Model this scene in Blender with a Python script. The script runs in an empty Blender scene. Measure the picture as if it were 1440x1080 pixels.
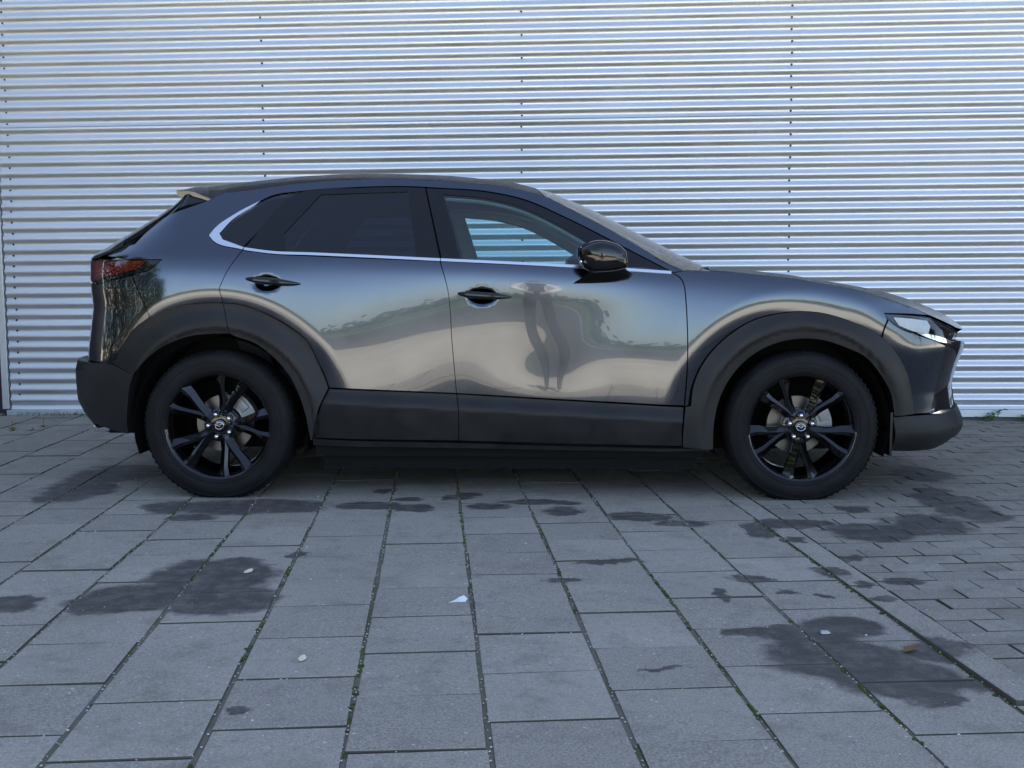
import bpy, bmesh, math, random
import numpy as np
from mathutils import Vector, Matrix
from mathutils.geometry import delaunay_2d_cdt
random.seed(7); np.random.seed(7)
R = math.radians
scene = bpy.context.scene
col = scene.collection
# ------------------------------------------------------------------ camera, sky, sun, exposure
cam_d = bpy.data.cameras.new('camera'); cam = bpy.data.objects.new('camera', cam_d); col.objects.link(cam)
cam_d.lens = 38.0; cam_d.sensor_width = 36.0; cam_d.clip_start = .02; cam_d.clip_end = 3000
cam.location = (0, -5.75, .970); cam.rotation_euler = (R(90-5.19), 0, 0)
scene.camera = cam
SUN_EL, SUN_AZ = 47.0, 14.0          # the sun stands behind the building; azimuth from +Y towards +X
world = bpy.data.worlds.new('World'); scene.world = world; world.use_nodes = True
wn = world.node_tree; bgn = wn.nodes['Background']
sky = wn.nodes.new('ShaderNodeTexSky'); sky.sky_type = 'NISHITA'; sky.sun_disc = False
sky.sun_elevation = R(SUN_EL); sky.sun_rotation = R(SUN_AZ); sky.dust_density = .15; sky.ozone_density = 4.0
hs = wn.nodes.new('ShaderNodeHueSaturation'); hs.inputs['Saturation'].default_value = .74     # thin high haze pales the blue
tn = wn.nodes.new('ShaderNodeMix'); tn.data_type = 'RGBA'; tn.blend_type = 'MULTIPLY'; tn.inputs[0].default_value = 1; tn.inputs[7].default_value = (.88, .98, 1.06, 1)
wn.links.new(sky.outputs[0], tn.inputs[6]); wn.links.new(tn.outputs[2], hs.inputs['Color']); wn.links.new(hs.outputs[0], bgn.inputs[0]); bgn.inputs[1].default_value = .065
sun_d = bpy.data.lights.new('sun', 'SUN'); sun_d.energy = 5.0; sun_d.angle = R(.53); sun_d.color = (1, .95, .87)
sun = bpy.data.objects.new('sun', sun_d); col.objects.link(sun)
sv = Vector((math.sin(R(SUN_AZ))*math.cos(R(SUN_EL)), math.cos(R(SUN_AZ))*math.cos(R(SUN_EL)), math.sin(R(SUN_EL))))
sun.rotation_euler = sv.to_track_quat('Z', 'Y').to_euler(); sun.location = (0, 30, 30)
vs = scene.view_settings; vs.view_transform = 'Standard'; vs.look = 'None'; vs.exposure = 2.52; vs.gamma = 1
scene.cycles.max_bounces = 7; scene.cycles.transparent_max_bounces = 12
scene.cycles.caustics_reflective = False; scene.cycles.caustics_refractive = False
# ------------------------------------------------------------------ materials
MATS = {}
class NT:
    def __init__(s, m): s.t = m.node_tree; s.n = s.t.nodes; s.l = s.t.links
    def add(s, k, **p):
        n = s.n.new('ShaderNode'+k)
        for a, b in p.items(): setattr(n, a, b)
        return n
    def link(s, a, b): s.l.new(a, b)
    def math(s, op, a, b=None, c=None, clamp=False):
        n = s.add('Math', operation=op, use_clamp=clamp)
        for i, v in enumerate((a, b, c)):
            if v is None: continue
            if isinstance(v, (int, float)): n.inputs[i].default_value = v
            else: s.link(v, n.inputs[i])
        return n.outputs[0]
    def mix(s, f, a, b):
        n = s.add('Mix', data_type='RGBA')
        for i, v in ((0, f), (6, a), (7, b)):
            if isinstance(v, (int, float)): n.inputs[i].default_value = v
            elif isinstance(v, tuple): n.inputs[i].default_value = (*v[:3], 1)
            else: s.link(v, n.inputs[i])
        return n.outputs[2]
    def noise(s, scale, vec=None, detail=4, rough=.55):
        n = s.add('TexNoise'); n.inputs['Scale'].default_value = scale; n.inputs['Detail'].default_value = detail; n.inputs['Roughness'].default_value = rough
        if vec is not None: s.link(vec, n.inputs['Vector'])
        return n.outputs[0]
    def ramp(s, f, a, b, lo=0., hi=1.):
        n = s.add('MapRange', interpolation_type='SMOOTHSTEP'); s.link(f, n.inputs[0])
        n.inputs[1].default_value = a; n.inputs[2].default_value = b; n.inputs[3].default_value = lo; n.inputs[4].default_value = hi
        return n.outputs[0]
    def bump(s, h, strength, dist=.01):
        n = s.add('Bump'); n.inputs['Strength'].default_value = strength; n.inputs['Distance'].default_value = dist; s.link(h, n.inputs['Height']); return n.outputs[0]
def mat(name, color, rough=.5, metal=0., spec=.5, coat=0., coat_rough=.03, vary=0., vscale=8., bump=0., bscale=200., rvary=0.):
    if name in MATS: return MATS[name]
    m = bpy.data.materials.new(name); m.use_nodes = True; MATS[name] = m
    t = NT(m); b = t.n['Principled BSDF']
    b.inputs['Base Color'].default_value = (*color, 1); b.inputs['Roughness'].default_value = rough; b.inputs['Metallic'].default_value = metal
    b.inputs['Specular IOR Level'].default_value = spec; b.inputs['Coat Weight'].default_value = coat; b.inputs['Coat Roughness'].default_value = coat_rough
    if vary or bump or rvary:
        tc = t.add('TexCoord').outputs['Object']
        if vary:
            f = t.noise(vscale, tc)
            t.link(t.mix(t.ramp(f, .3, .7), tuple(c*(1-vary) for c in color), tuple(min(1, c*(1+vary)) for c in color)), b.inputs['Base Color'])
        if rvary: t.link(t.ramp(t.noise(vscale*2, tc), .3, .7, max(0, rough-rvary), rough+rvary), b.inputs['Roughness'])
        if bump: t.link(t.bump(t.noise(bscale, tc, 3), bump, .004), b.inputs['Normal'])
    return m
def glass_mat(name, tint, refl=1.0, ior=1.5):
    m = bpy.data.materials.new(name); m.use_nodes = True; MATS[name] = m
    t = NT(m); t.n.remove(t.n['Principled BSDF'])
    tr = t.add('BsdfTransparent'); tr.inputs[0].default_value = (*tint, 1)
    gl = t.add('BsdfGlossy'); gl.inputs['Roughness'].default_value = .01; gl.inputs[0].default_value = (refl, refl, refl, 1)
    fr = t.add('Fresnel'); fr.inputs[0].default_value = ior
    mx = t.add('MixShader'); t.link(fr.outputs[0], mx.inputs[0]); t.link(tr.outputs[0], mx.inputs[1]); t.link(gl.outputs[0], mx.inputs[2])
    t.link(mx.outputs[0], t.n['Material Output'].inputs[0])
    return m
# car paint: dark grey metallic flake under clear coat, a film of dust on top that also dulls reflections
def paint_mat():
    m = mat('car_paint', (.085, .088, .095), .14, 1.0, .5, 1.0, .012)
    t = NT(m); b = t.n['Principled BSDF']
    tc = t.add('TexCoord').outputs['Object']
    fl = t.noise(2600, tc, 1)
    c = t.mix(t.ramp(fl, .35, .7), (.050, .059, .078), (.088, .102, .130))
    # dust and dried drops on what faces up, darkened to subdue the wall's bright reflection
    nz = t.add('SeparateXYZ'); t.link(t.add('NewGeometry').outputs['Normal'], nz.inputs[0])
    d = t.math('MULTIPLY', t.ramp(nz.outputs[2], .72, .96), t.ramp(t.noise(55, tc, 5, .7), .2, .6, .55, .92))
    t.link(t.mix(d, c, (.036, .033, .031)), b.inputs['Base Color'])
    t.link(t.math('SUBTRACT', 1.0, t.math('MULTIPLY', d, .85)), b.inputs['Metallic'])
    t.link(t.math('SUBTRACT', 1.0, t.math('MULTIPLY', d, .97)), b.inputs['Coat Weight'])
    t.link(t.math('SUBTRACT', .5, t.math('MULTIPLY', d, .38)), b.inputs['Specular IOR Level'])
    t.link(t.math('ADD', t.ramp(t.noise(5, tc, 5), .3, .7, .12, .17), t.math('MULTIPLY', d, .42)), b.inputs['Roughness'])
    return m
PAINT = paint_mat()
CLAD = mat('cladding_plastic', (.0135, .0135, .0138), .48, 0, .34, vary=.32, vscale=5, bump=.12, bscale=900, rvary=.07)
PIANO = mat('gloss_black', (.004, .004, .0045), .06, 0, .30, .6, .02)
BLACKP = mat('black_trim', (.006, .006, .007), .30, 0, .4)
RUBBER = mat('tyre_rubber', (.007, .007, .0078), .62, 0, .22, vary=.4, vscale=10, bump=.15, bscale=300, rvary=.08)
DARK = mat('underbody_black', (.008, .008, .008), .8, 0, .2)
CHROME = mat('satin_chrome', (.82, .83, .85), .18, 1.0)
CHROME2 = mat('bright_chrome', (.9, .9, .92), .05, 1.0)
STEEL = mat('brake_steel', (.14, .133, .125), .35, 1.0, vary=.15, vscale=20)
CAST = mat('cast_grey', (.30, .31, .32), .5, .6, vary=.2, vscale=15)
LINER = mat('interior_light', (.78, .80, .79), .8, 0, .3, vary=.05)
TRIM = mat('interior_dark', (.03, .03, .033), .7, 0, .3, vary=.1)
SMOKE = mat('smoked_plastic', (.06, .06, .062), .2, 0, .4)
RED = mat('tail_red', (.085, .005, .004), .06, 0, .5, 1.0, .01)
REDL = mat('tail_red_bright', (.16, .010, .006), .12, 0, .6, 1.0, .01)
LENS = mat('headlight_reflector', (.92, .93, .95), .35, .0, vary=.05, vscale=30)
GLASS = glass_mat('window_glass', (.72, .94, .94), 1.0, 1.7)
GLASSD = glass_mat('privacy_glass', (.085, .10, .13), 1.0, 1.6)
GLASSC = glass_mat('clear_cover', (.93, .95, .96))
GLASSW = glass_mat('windscreen_glass', (.66, .82, .80), 1.0, 1.5)
# ------------------------------------------------------------------ helpers
def tag(o, label=None, cat=None, group=None, kind=None):
    if label: o['label'] = label
    if cat: o['category'] = cat
    if group: o['group'] = group
    if kind: o['kind'] = kind
    return o
def empty(name, loc=(0, 0, 0), rz=0, parent=None):
    o = bpy.data.objects.new(name, None); col.objects.link(o); o.location = loc; o.rotation_euler = (0, 0, rz); o.empty_display_size = .2
    if parent: o.parent = parent
    return o
def obj(name, me, m=None, parent=None, loc=None):
    o = bpy.data.objects.new(name, me); col.objects.link(o)
    if m is not None and not me.materials: me.materials.append(m)
    if parent: o.parent = parent
    if loc is not None: o.location = loc
    return o
def mesh(name, V, F, smooth_=False, normals=None):
    me = bpy.data.meshes.new(name); me.from_pydata([tuple(map(float, v)) for v in V], [], [tuple(map(int, f)) for f in F]); me.update()
    if smooth_: me.polygons.foreach_set('use_smooth', [True]*len(me.polygons))
    if normals is not None: me.normals_split_custom_set_from_vertices([tuple(map(float, n)) for n in normals])
    return me
class MB:
    """collects simple solids for one mesh"""
    def __init__(s): s.v = []; s.f = []
    def add(s, V, F): k = len(s.v); s.v += [tuple(map(float, v)) for v in V]; s.f += [tuple(int(i)+k for i in f) for f in F]; return s
    def box(s, c, d, rz=0, bev=0):
        bm = bmesh.new(); bmesh.ops.create_cube(bm, size=1); bmesh.ops.scale(bm, vec=d, verts=bm.verts)
        if bev: bmesh.ops.bevel(bm, geom=bm.edges[:], offset=bev, segments=2, affect='EDGES', profile=.7)
        if rz: bmesh.ops.rotate(bm, matrix=Matrix.Rotation(rz, 3, 'Z'), verts=bm.verts)
        bm.verts.index_update(); s.add([tuple(Vector(c)+v.co) for v in bm.verts], [[v.index for v in f.verts] for f in bm.faces]); bm.free(); return s
    def lathe(s, prof, n=48, ax='y', c=(0, 0, 0), close=False):
        V = []; F = []; k = len(prof)
        for i in range(n):
            a = 2*math.pi*i/n
            for r, h in prof:
                if ax == 'y': V.append((c[0]+r*math.cos(a), c[1]+h, c[2]+r*math.sin(a)))
                else: V.append((c[0]+r*math.cos(a), c[1]+r*math.sin(a), c[2]+h))
        for i in range(n):
            j = (i+1) % n
            for q in range(k if close else k-1):
                q2 = (q+1) % k
                F.append((i*k+q, j*k+q, j*k+q2, i*k+q2) if ax == 'y' else (i*k+q, i*k+q2, j*k+q2, j*k+q))
        return s.add(V, F)
    def tube(s, P, rad, n=8, cap=True):
        P = [Vector(p) for p in P]; V = []; F = []
        rad = [rad]*len(P) if isinstance(rad, (int, float)) else rad
        up = Vector((0, 0, 1))
        for i, p in enumerate(P):
            d = (P[min(i+1, len(P)-1)]-P[max(i-1, 0)]).normalized()
            a = d.cross(up); a = a.normalized() if a.length > 1e-4 else Vector((1, 0, 0)); b = a.cross(d)
            for k in range(n):
                t = 2*math.pi*k/n; V.append(tuple(p+rad[i]*(math.cos(t)*a+math.sin(t)*b)))
        for i in range(len(P)-1):
            for k in range(n): F.append((i*n+k, i*n+(k+1) % n, (i+1)*n+(k+1) % n, (i+1)*n+k))
        if cap: F.append(tuple(range(n))[::-1]); F.append(tuple(range((len(P)-1)*n, len(P)*n)))
        return s.add(V, F)
    def puff(s, outline, rings):
        """outline (x, z) carried through rings (y, scale, dx, dz)"""
        O = np.array(outline); c = O.mean(0); n = len(O); V = []; F = []
        for (y, k, dx, dz) in rings:
            for p in O: q = c+(p-c)*k; V.append((q[0]+dx, y, q[1]+dz))
        for i in range(len(rings)-1):
            for j in range(n): F.append((i*n+j, i*n+(j+1) % n, (i+1)*n+(j+1) % n, (i+1)*n+j))
        F.append(tuple(range(n))); F.append(tuple(range((len(rings)-1)*n, len(rings)*n))[::-1])
        return s.add(V, F)
    def build(s, name, m, parent=None, smooth_=False, loc=None, ang=None, bev=0):
        me = mesh(name, s.v, s.f, smooth_); bm = bmesh.new(); bm.from_mesh(me); bmesh.ops.recalc_face_normals(bm, faces=bm.faces); bm.to_mesh(me); bm.free()
        if ang is not None:
            me.polygons.foreach_set('use_smooth', [True]*len(me.polygons)); me.set_sharp_from_angle(angle=R(ang))
        return obj(name, me, m, parent, loc)
# ------------------------------------------------------------------ ground and paving
PAV_ROT = R(4.2); PITCH = .306      # direction and pitch of the slab grid
STAINS = [  # damp patches: centre x, y, half axes in metres
 (-1.212, -2.501, 0.164, 0.12), (-1.128, -2.423, 0.223, 0.141), (-0.998, -2.198, 0.19, 0.231), (-0.906, -2.477, 0.176, 0.144), (-0.974, -2.025, 0.08, 0.088), (-1.533, -2.518, 0.098, 0.089),
 (-2.065, -0.695, 0.175, 0.301), (-2.032, -0.237, 0.256, 0.274), (-2.142, -0.883, 0.065, 0.066), (-1.492, -1.041, 0.126, 0.108), (-1.202, -1.066, 0.35, 0.199), (-1.35, -1.277, 0.134, 0.084),
 (-0.63, -1.027, 0.151, 0.078), (-0.443, -1.073, 0.106, 0.076), (-0.601, -0.712, 0.054, 0.071), (-0.471, -0.883, 0.071, 0.058), (-0.101, -1.043, 0.101, 0.062), (-0.261, -0.85, 0.065, 0.05),
 (0.23, -1.162, 0.104, 0.096), (0.128, -0.948, 0.16, 0.064), (0.554, -1.264, 0.156, 0.07), (0.7, -1.387, 0.131, 0.067), (-0.199, -0.765, 0.06, 0.052), (0.979, -1.512, 0.057, 0.151),
 (1.105, -1.399, 0.105, 0.106), (1.243, -1.374, 0.073, 0.054), (1.083, -1.686, 0.044, 0.058), (1.455, -1.562, 0.21, 0.147), (1.71, -1.407, 0.174, 0.185), (1.963, -1.01, 0.151, 0.405),
 (2.123, -0.243, 0.146, 0.21), (1.484, -1.119, 0.093, 0.075), (1.087, -2.149, 0.063, 0.055), (1.192, -1.967, 0.051, 0.04), (1.294, -2.247, 0.064, 0.052), (1.138, -2.307, 0.037, 0.042),
 (1.141, -2.49, 0.044, 0.045), (0.8, -2.247, 0.066, 0.052), (0.87, -2.389, 0.041, 0.032), (0.983, -2.429, 0.036, 0.039), (0.666, -2.428, 0.022, 0.07), (0.81, -2.82, 0.158, 0.098),
 (0.958, -2.725, 0.122, 0.104), (0.857, -2.987, 0.233, 0.164), (0.969, -3.142, 0.194, 0.146), (0.679, -2.791, 0.1, 0.062), (1.002, -3.288, 0.084, 0.044), (1.139, -2.937, 0.114, 0.102),
 (-0.773, -1.906, 0.046, 0.042), (0.38, -3.075, 0.076, 0.015), (0.176, -2.256, 0.07, 0.035), (0.351, -2.007, 0.125, 0.03), (-0.635, -3.352, 0.036, 0.042)]
ST = np.array(STAINS).reshape(-1, 4)
def stain_mask(t, pos, ST):
    """damp patches with ragged edges, in world metres"""
    nz = t.add('TexNoise'); nz.inputs['Scale'].default_value = 9; nz.inputs['Detail'].default_value = 7; nz.inputs['Roughness'].default_value = .62; t.link(pos, nz.inputs['Vector'])
    sub = t.add('VectorMath', operation='SUBTRACT'); t.link(nz.outputs[1], sub.inputs[0]); sub.inputs[1].default_value = (.5, .5, .5)
    sc = t.add('VectorMath', operation='SCALE'); t.link(sub.outputs[0], sc.inputs[0]); sc.inputs['Scale'].default_value = .17
    ad = t.add('VectorMath', operation='ADD'); t.link(pos, ad.inputs[0]); t.link(sc.outputs[0], ad.inputs[1])
    cur = None
    for x, y, a, b in ST:
        mp = t.add('Mapping'); mp.vector_type = 'POINT'; t.link(ad.outputs[0], mp.inputs[0])
        mp.inputs['Location'].default_value = (-x/a, -y/b, 0); mp.inputs['Scale'].default_value = (1/a, 1/b, 0)
        ln = t.add('VectorMath', operation='LENGTH'); t.link(mp.outputs[0], ln.inputs[0])
        cur = ln.outputs['Value'] if cur is None else t.math('SMOOTH_MIN', cur, ln.outputs['Value'], .25)
    cur = t.math('ADD', cur, t.math('MULTIPLY', t.math('SUBTRACT', t.add('ObjectInfo').outputs['Random'], .5), .42))      # slabs soak it up unevenly
    return t.math('MULTIPLY', t.ramp(cur, 1.14, .82), t.ramp(t.noise(14, pos, 5, .7), .25, .60, .62, 1.0))
def paving_mat(name, base, rnd, speck, stains=()):
    m = bpy.data.materials.new(name); m.use_nodes = True; MATS[name] = m
    t = NT(m); b = t.n['Principled BSDF']; pos = t.add('NewGeometry').outputs['Position']
    oi = t.add('ObjectInfo').outputs['Random']
    big = t.noise(1.3, pos, 5, .6); fine = t.noise(160, pos, 4, .7); sp = t.add('TexVoronoi'); sp.inputs['Scale'].default_value = 95; t.link(pos, sp.inputs['Vector'])
    c = t.mix(t.ramp(big, .3, .7), tuple(x*.82 for x in base), tuple(x*1.14 for x in base))
    c = t.mix(t.math('MULTIPLY', t.ramp(oi, 0, 1), rnd), c, tuple(x*.72 for x in (base[0]*1.02, base[1], base[2]*1.0)))
    c = t.mix(t.math('MULTIPLY', t.ramp(fine, .36, .66), .55), c, tuple(min(1, x*1.75) for x in base))
    c = t.mix(t.math('MULTIPLY', t.ramp(t.noise(420, pos, 2), .58, .72), .55), c, tuple(x*.35 for x in base))
    spm = t.math('MULTIPLY', t.ramp(sp.outputs['Distance'], .16, .08), t.ramp(t.noise(23, pos, 2), .50, .64))
    c = t.mix(t.math('MULTIPLY', spm, speck), c, (.62, .60, .56))
    s2 = t.add('TexVoronoi'); s2.inputs['Scale'].default_value = 34; t.link(pos, s2.inputs['Vector'])
    s2m = t.math('MULTIPLY', t.ramp(s2.outputs['Distance'], .17, .08), t.ramp(t.noise(11, pos, 2), .51, .57))
    c = t.mix(t.math('MULTIPLY', s2m, .8), c, (.70, .67, .62))
    c = t.mix(t.math('MULTIPLY', t.ramp(t.noise(38, pos, 4, .7), .50, .70), .38), c, tuple(x*.55 for x in base))
    grime = t.ramp(t.noise(6.5, pos, 6, .65), .48, .70); c = t.mix(t.math('MULTIPLY', grime, .42), c, tuple(x*.55 for x in base))
    if len(stains):
        s = stain_mask(t, pos, stains)
        c = t.mix(t.math('MULTIPLY', s, .84), c, (.050, .044, .046)); t.link(t.ramp(s, 0, 1, .82, .60), b.inputs['Roughness'])
    else: b.inputs['Roughness'].default_value = .85
    sx = t.add('SeparateXYZ'); t.link(t.add('NewGeometry').outputs['True Normal'], sx.inputs[0])
    c = t.mix(t.ramp(sx.outputs[2], .80, .25), c, (.105, .095, .076))        # earth clings to the edges in the joints
    t.link(c, b.inputs['Base Color']); b.inputs['Specular IOR Level'].default_value = .16
    t.link(t.bump(t.math('ADD', fine, t.math('MULTIPLY', t.noise(420, pos, 2), .7)), .35, .003), b.inputs['Normal'])
    return m
KINDS = {'concrete_slab': ((.352, .316, .262), .9, .9), 'concrete_brick': ((.300, .268, .222), .8, .9), 'concrete_kerb': ((.350, .312, .260), .5, .6)}
PCACHE = {}
def clusters(k=9):
    P = ST[:, :2]; c = P[np.linspace(0, len(P)-1, k).astype(int)].copy()
    for _ in range(20):
        g = np.argmin(((P[:, None]-c[None])**2).sum(2), 1)
        for i in range(k):
            if (g == i).any(): c[i] = P[g == i].mean(0)
    return g
SG = clusters()
def paving(kind, x=None, y=None, r=0.):
    """material of one slab: it carries only the groups of damp patches that reach it"""
    near = () if x is None else tuple(sorted({int(SG[i]) for i, (sx, sy, a, b) in enumerate(ST) if abs(sx-x) < a+r+.10 and abs(sy-y) < b+r+.10}))
    if (kind, near) not in PCACHE: PCACHE[kind, near] = paving_mat(kind, *KINDS[kind], [tuple(s) for s, g in zip(ST, SG) if g in near])
    return PCACHE[kind, near]
def paint_slab(o, kind, r):
    o.material_slots[0].link = 'OBJECT'; o.material_slots[0].material = paving(kind, o.location.x, o.location.y, r)
def soil_mat(name, ca, cb):
    m = bpy.data.materials.new(name); m.use_nodes = True; t = NT(m); b = t.n['Principled BSDF']; pos = t.add('NewGeometry').outputs['Position']
    c = t.mix(t.ramp(t.noise(3.5, pos, 5, .65), .45, .62), ca, cb)
    c = t.mix(t.ramp(t.noise(130, pos, 3), .55, .7), c, (.16, .15, .13)); t.link(c, b.inputs['Base Color']); b.inputs['Roughness'].default_value = .95
    t.link(t.bump(t.noise(90, pos, 3), .8, .01), b.inputs['Normal']); return m
SOIL = soil_mat('joint_soil', (.075, .068, .055), (.070, .075, .035))
GROUNDM = mat('sunlit_paving', (.52, .47, .37), .9, 0, .2, vary=.10, vscale=.6, bump=.2, bscale=20)
ASPH = mat('asphalt', (.085, .088, .088), .85, 0, .3, vary=.15, vscale=.3)
GRASSM = mat('grass_verge', (.09, .115, .05), .95, 0, .1, vary=.3, vscale=.4)
WHITEM = mat('pale_kerb', (.72, .71, .66), .8, 0, .3, vary=.05)
def sheet(name, x0, x1, y0, y1, z, m, nx=1, ny=1):
    V = [(x0+(x1-x0)*i/nx, y0+(y1-y0)*j/ny, z) for j in range(ny+1) for i in range(nx+1)]
    F = [(j*(nx+1)+i, j*(nx+1)+i+1, (j+1)*(nx+1)+i+1, (j+1)*(nx+1)+i) for j in range(ny) for i in range(nx)]
    return tag(obj(name, mesh(name, V, F), m), kind='structure')
sheet('ground', -900, 900, -900, 900, -.050, GROUNDM)
sheet('road', -300, 300, -34, -13.5, -.040, ASPH)
sheet('grass_verge', -300, 300, -300, -34.6, -.040, GRASSM)
sheet('road_edge_kerb', -300, 300, -34.6, -34.0, -.030, WHITEM)
ce, se = math.cos(PAV_ROT), math.sin(PAV_ROT)
def uv2w(u, v, z=0): return (u*ce-v*se, u*se+v*ce, z)
bed = mesh('paving', [uv2w(-7.5, -5.6, -.014), uv2w(7.5, -5.6, -.014), uv2w(7.5, 2.7, -.014), uv2w(-7.5, 2.7, -.014)], [(0, 1, 2, 3)])
pave = tag(obj('paving', bed, SOIL), kind='structure')
def slab_mesh(name, w, d, h, bev, jit, seed):
    rr = random.Random(seed); bm = bmesh.new(); bmesh.ops.create_cube(bm, size=1); bmesh.ops.scale(bm, vec=(w, d, h), verts=bm.verts)
    for v in bm.verts: v.co.x += rr.uniform(-jit, jit); v.co.y += rr.uniform(-jit, jit)
    bmesh.ops.delete(bm, geom=[f for f in bm.faces if f.normal.z < -.9], context='FACES')
    top_e = [e for e in bm.edges if all(v.co.z > 0 for v in e.verts)]
    bmesh.ops.bevel(bm, geom=top_e, offset=bev, segments=2, affect='EDGES', profile=.6)
    bmesh.ops.translate(bm, vec=(0, 0, -h/2), verts=bm.verts)
    me = bpy.data.meshes.new(name); bm.to_mesh(me); bm.free(); return me
def in_view(x, y, mg=60):
    px = x-cam.location.x; py = y-cam.location.y; pz = -cam.location.z; c, s = math.cos(R(5.19)), math.sin(R(5.19))
    d = py*c-pz*s; up = py*s+pz*c
    if d < .3: return None
    u, v = 720+1520*px/d, 540-1520*up/d
    return d if (-mg < u < 1440+mg and v < 1080+mg) else None
def lay(name, cells, meshes, m, limit, parent, zj):
    cells = [(in_view(*uv2w(u, v)[:2]) or 99+abs(u)+abs(v), u, v) for u, v in cells]; cells.sort()
    rest = MB()
    for i, (d, u, v) in enumerate(cells):
        x, y, _ = uv2w(u+random.uniform(-.0018, .0018), v+random.uniform(-.0025, .0025)); z = random.uniform(-zj, zj); rz = PAV_ROT+random.uniform(-.006, .006); me = random.choice(meshes)
        rx, ry = random.uniform(-.006, .006), random.uniform(-.006, .006)
        if i < limit and d < 90:
            o = obj(name, me, None, parent); o.location = (x, y, z); o.rotation_euler = (rx, ry, rz); paint_slab(o, m, .22)
        else:
            M = Matrix.Translation((x, y, z)) @ Matrix.Rotation(rz, 4, 'Z')
            rest.add([tuple(M @ v_.co) for v_ in me.vertices], [list(f.vertices) for f in me.polygons])
    if rest.v: tag(obj(name+'_field', mesh(name+'_field', rest.v, rest.f), paving(m), parent), kind='stuff')
SANDJ = soil_mat('joint_sand', (.17, .15, .12), (.115, .118, .05))
js = MB()
for i in range(-22, 4):
    for j in range(30):
        u = i*PITCH; v0, v1 = -5.5+j*.27, -5.5+(j+1)*.27
        js.add([uv2w(u-.008, v0, -.0042), uv2w(u+.008, v0, -.0042), uv2w(u+.008, v1, -.0042), uv2w(u-.008, v1, -.0042)], [(0, 1, 2, 3)])
tag(obj('joint_sand', mesh('joint_sand', js.v, js.f), SANDJ, pave), kind='stuff')
slabs = [slab_mesh('paving_slab', .2938, .2990, .05, .0040, .0026, s) for s in range(5)]
for s in slabs: s.materials.append(paving('concrete_slab'))
KU = .915                       # left edge of the kerb
cells = []
for i in range(-22, 22):
    u = (i+.5)*PITCH; off = -2.927 if i % 2 == 0 else -2.790
    for j in range(-9, 19):
        v = off+(j+.5)*PITCH+.004
        if v > 2.62-.0: continue
        if u > KU and v > -3.45: continue
        cells.append((u, v))
lay('paving_slab', cells, slabs, 'concrete_slab', 300, pave, .0024)
bricks = [slab_mesh('paving_brick', .2062, .1026, .05, .004, .0014, s+20) for s in range(5)]
for s in bricks: s.materials.append(paving('concrete_brick'))
cells = []
for j in range(-32, 58):
    v = -3.40+.106*(j+32)+.05
    if v > 2.62: break
    for i in range(30):
        u = KU+.112+.1065+i*.2115+(.106 if j % 2 else 0)
        cells.append((u, v))
    if j % 2: pass
brick_paving = tag(obj('brick_paving', mesh('brick_paving', [uv2w(KU+.10, -3.42, -.007), uv2w(7.45, -3.42, -.007), uv2w(7.45, 2.65, -.007), uv2w(KU+.10, 2.65, -.007)], [(0, 1, 2, 3)]), SOIL), kind='structure')
half = [slab_mesh('paving_brick', .0995, .1015, .05, .003, .0014, s+30) for s in range(2)]
for s in half: s.materials.append(paving('concrete_brick'))
lay('paving_brick', cells, bricks, 'concrete_brick', 300, brick_paving, .0022)
for j in range(0, 57, 2):
    v = -3.40+.106*(j+1)+.05; x, y, _ = uv2w(KU+.112+.053, v)
    o = obj('paving_brick', random.choice(half), None, brick_paving); o.location = (x, y, random.uniform(-.002, .002)); o.rotation_euler = (0, 0, PAV_ROT); paint_slab(o, 'concrete_brick', .1)
kerb = tag(obj('kerb', mesh('kerb', [uv2w(KU, -3.42, -.009), uv2w(KU+.11, -3.42, -.009), uv2w(KU+.11, 2.6, -.009), uv2w(KU, 2.6, -.009)], [(0, 1, 2, 3)]), SOIL), kind='structure')
ks = [slab_mesh('kerb_stone', .098, .992, .08, .006, .001, 50+s) for s in range(2)]
for s in ks: s.materials.append(paving('concrete_kerb'))
for j in range(6):
    x, y, _ = uv2w(KU+.055, -3.40+.5+j*1.0); o = obj('kerb_stone', ks[j % 2], None, kerb); o.location = (x, y, (.009, .004, .002, .003, .003, .003)[j]); o.rotation_euler = (R((-.5, -.1, 0, .1, 0, 0)[j]), 0, PAV_ROT+R((.25, -.05, .1, -.1, 0, 0)[j])); paint_slab(o, 'concrete_kerb', .5)
# ------------------------------------------------------------------ warehouse with corrugated front
def metal_sheet():
    m = mat('corrugated_sheet', (.74, .75, .77), .30, .80)
    t = NT(m); b = t.n['Principled BSDF']; tc = t.add('TexCoord').outputs['Object']
    mp = t.add('Mapping'); t.link(tc, mp.inputs[0]); mp.inputs['Scale'].default_value = (.35, 1, 6)
    st = t.noise(2.2, mp.outputs[0], 5, .6)
    t.link(t.mix(t.ramp(st, .3, .7), (.69, .69, .69), (.76, .76, .76)), b.inputs['Base Color'])
    t.link(t.ramp(t.noise(3, tc, 5), .3, .7, .34, .44), b.inputs['Roughness'])
    t.link(t.bump(t.noise(1.6, mp.outputs[0], 3), .012, .02), b.inputs['Normal'])
    return m
SHEET = metal_sheet()
TRIMM = mat('pale_metal_trim', (.66, .67, .68), .4, .6, vary=.06, vscale=4)
DARKW = mat('dark_cladding', (.030, .024, .030), .6, 0, .4, vary=.15, vscale=2)
SCREW = mat('screw_head', (.05, .05, .055), .5, .6)
PLINTH = mat('concrete_plinth', (.17, .165, .16), .9, 0, .3, vary=.2, vscale=6, bump=.3, bscale=60)
wh = empty('warehouse', (0, 2.25, 0), 0)
wh.rotation_euler = (Matrix.Rotation(R(-3.5), 3, 'Z') @ Matrix.Rotation(-R(.4), 3, 'Y')).to_euler()
tag(wh, 'warehouse with silver horizontally corrugated metal front wall behind the car', 'warehouse')
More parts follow.
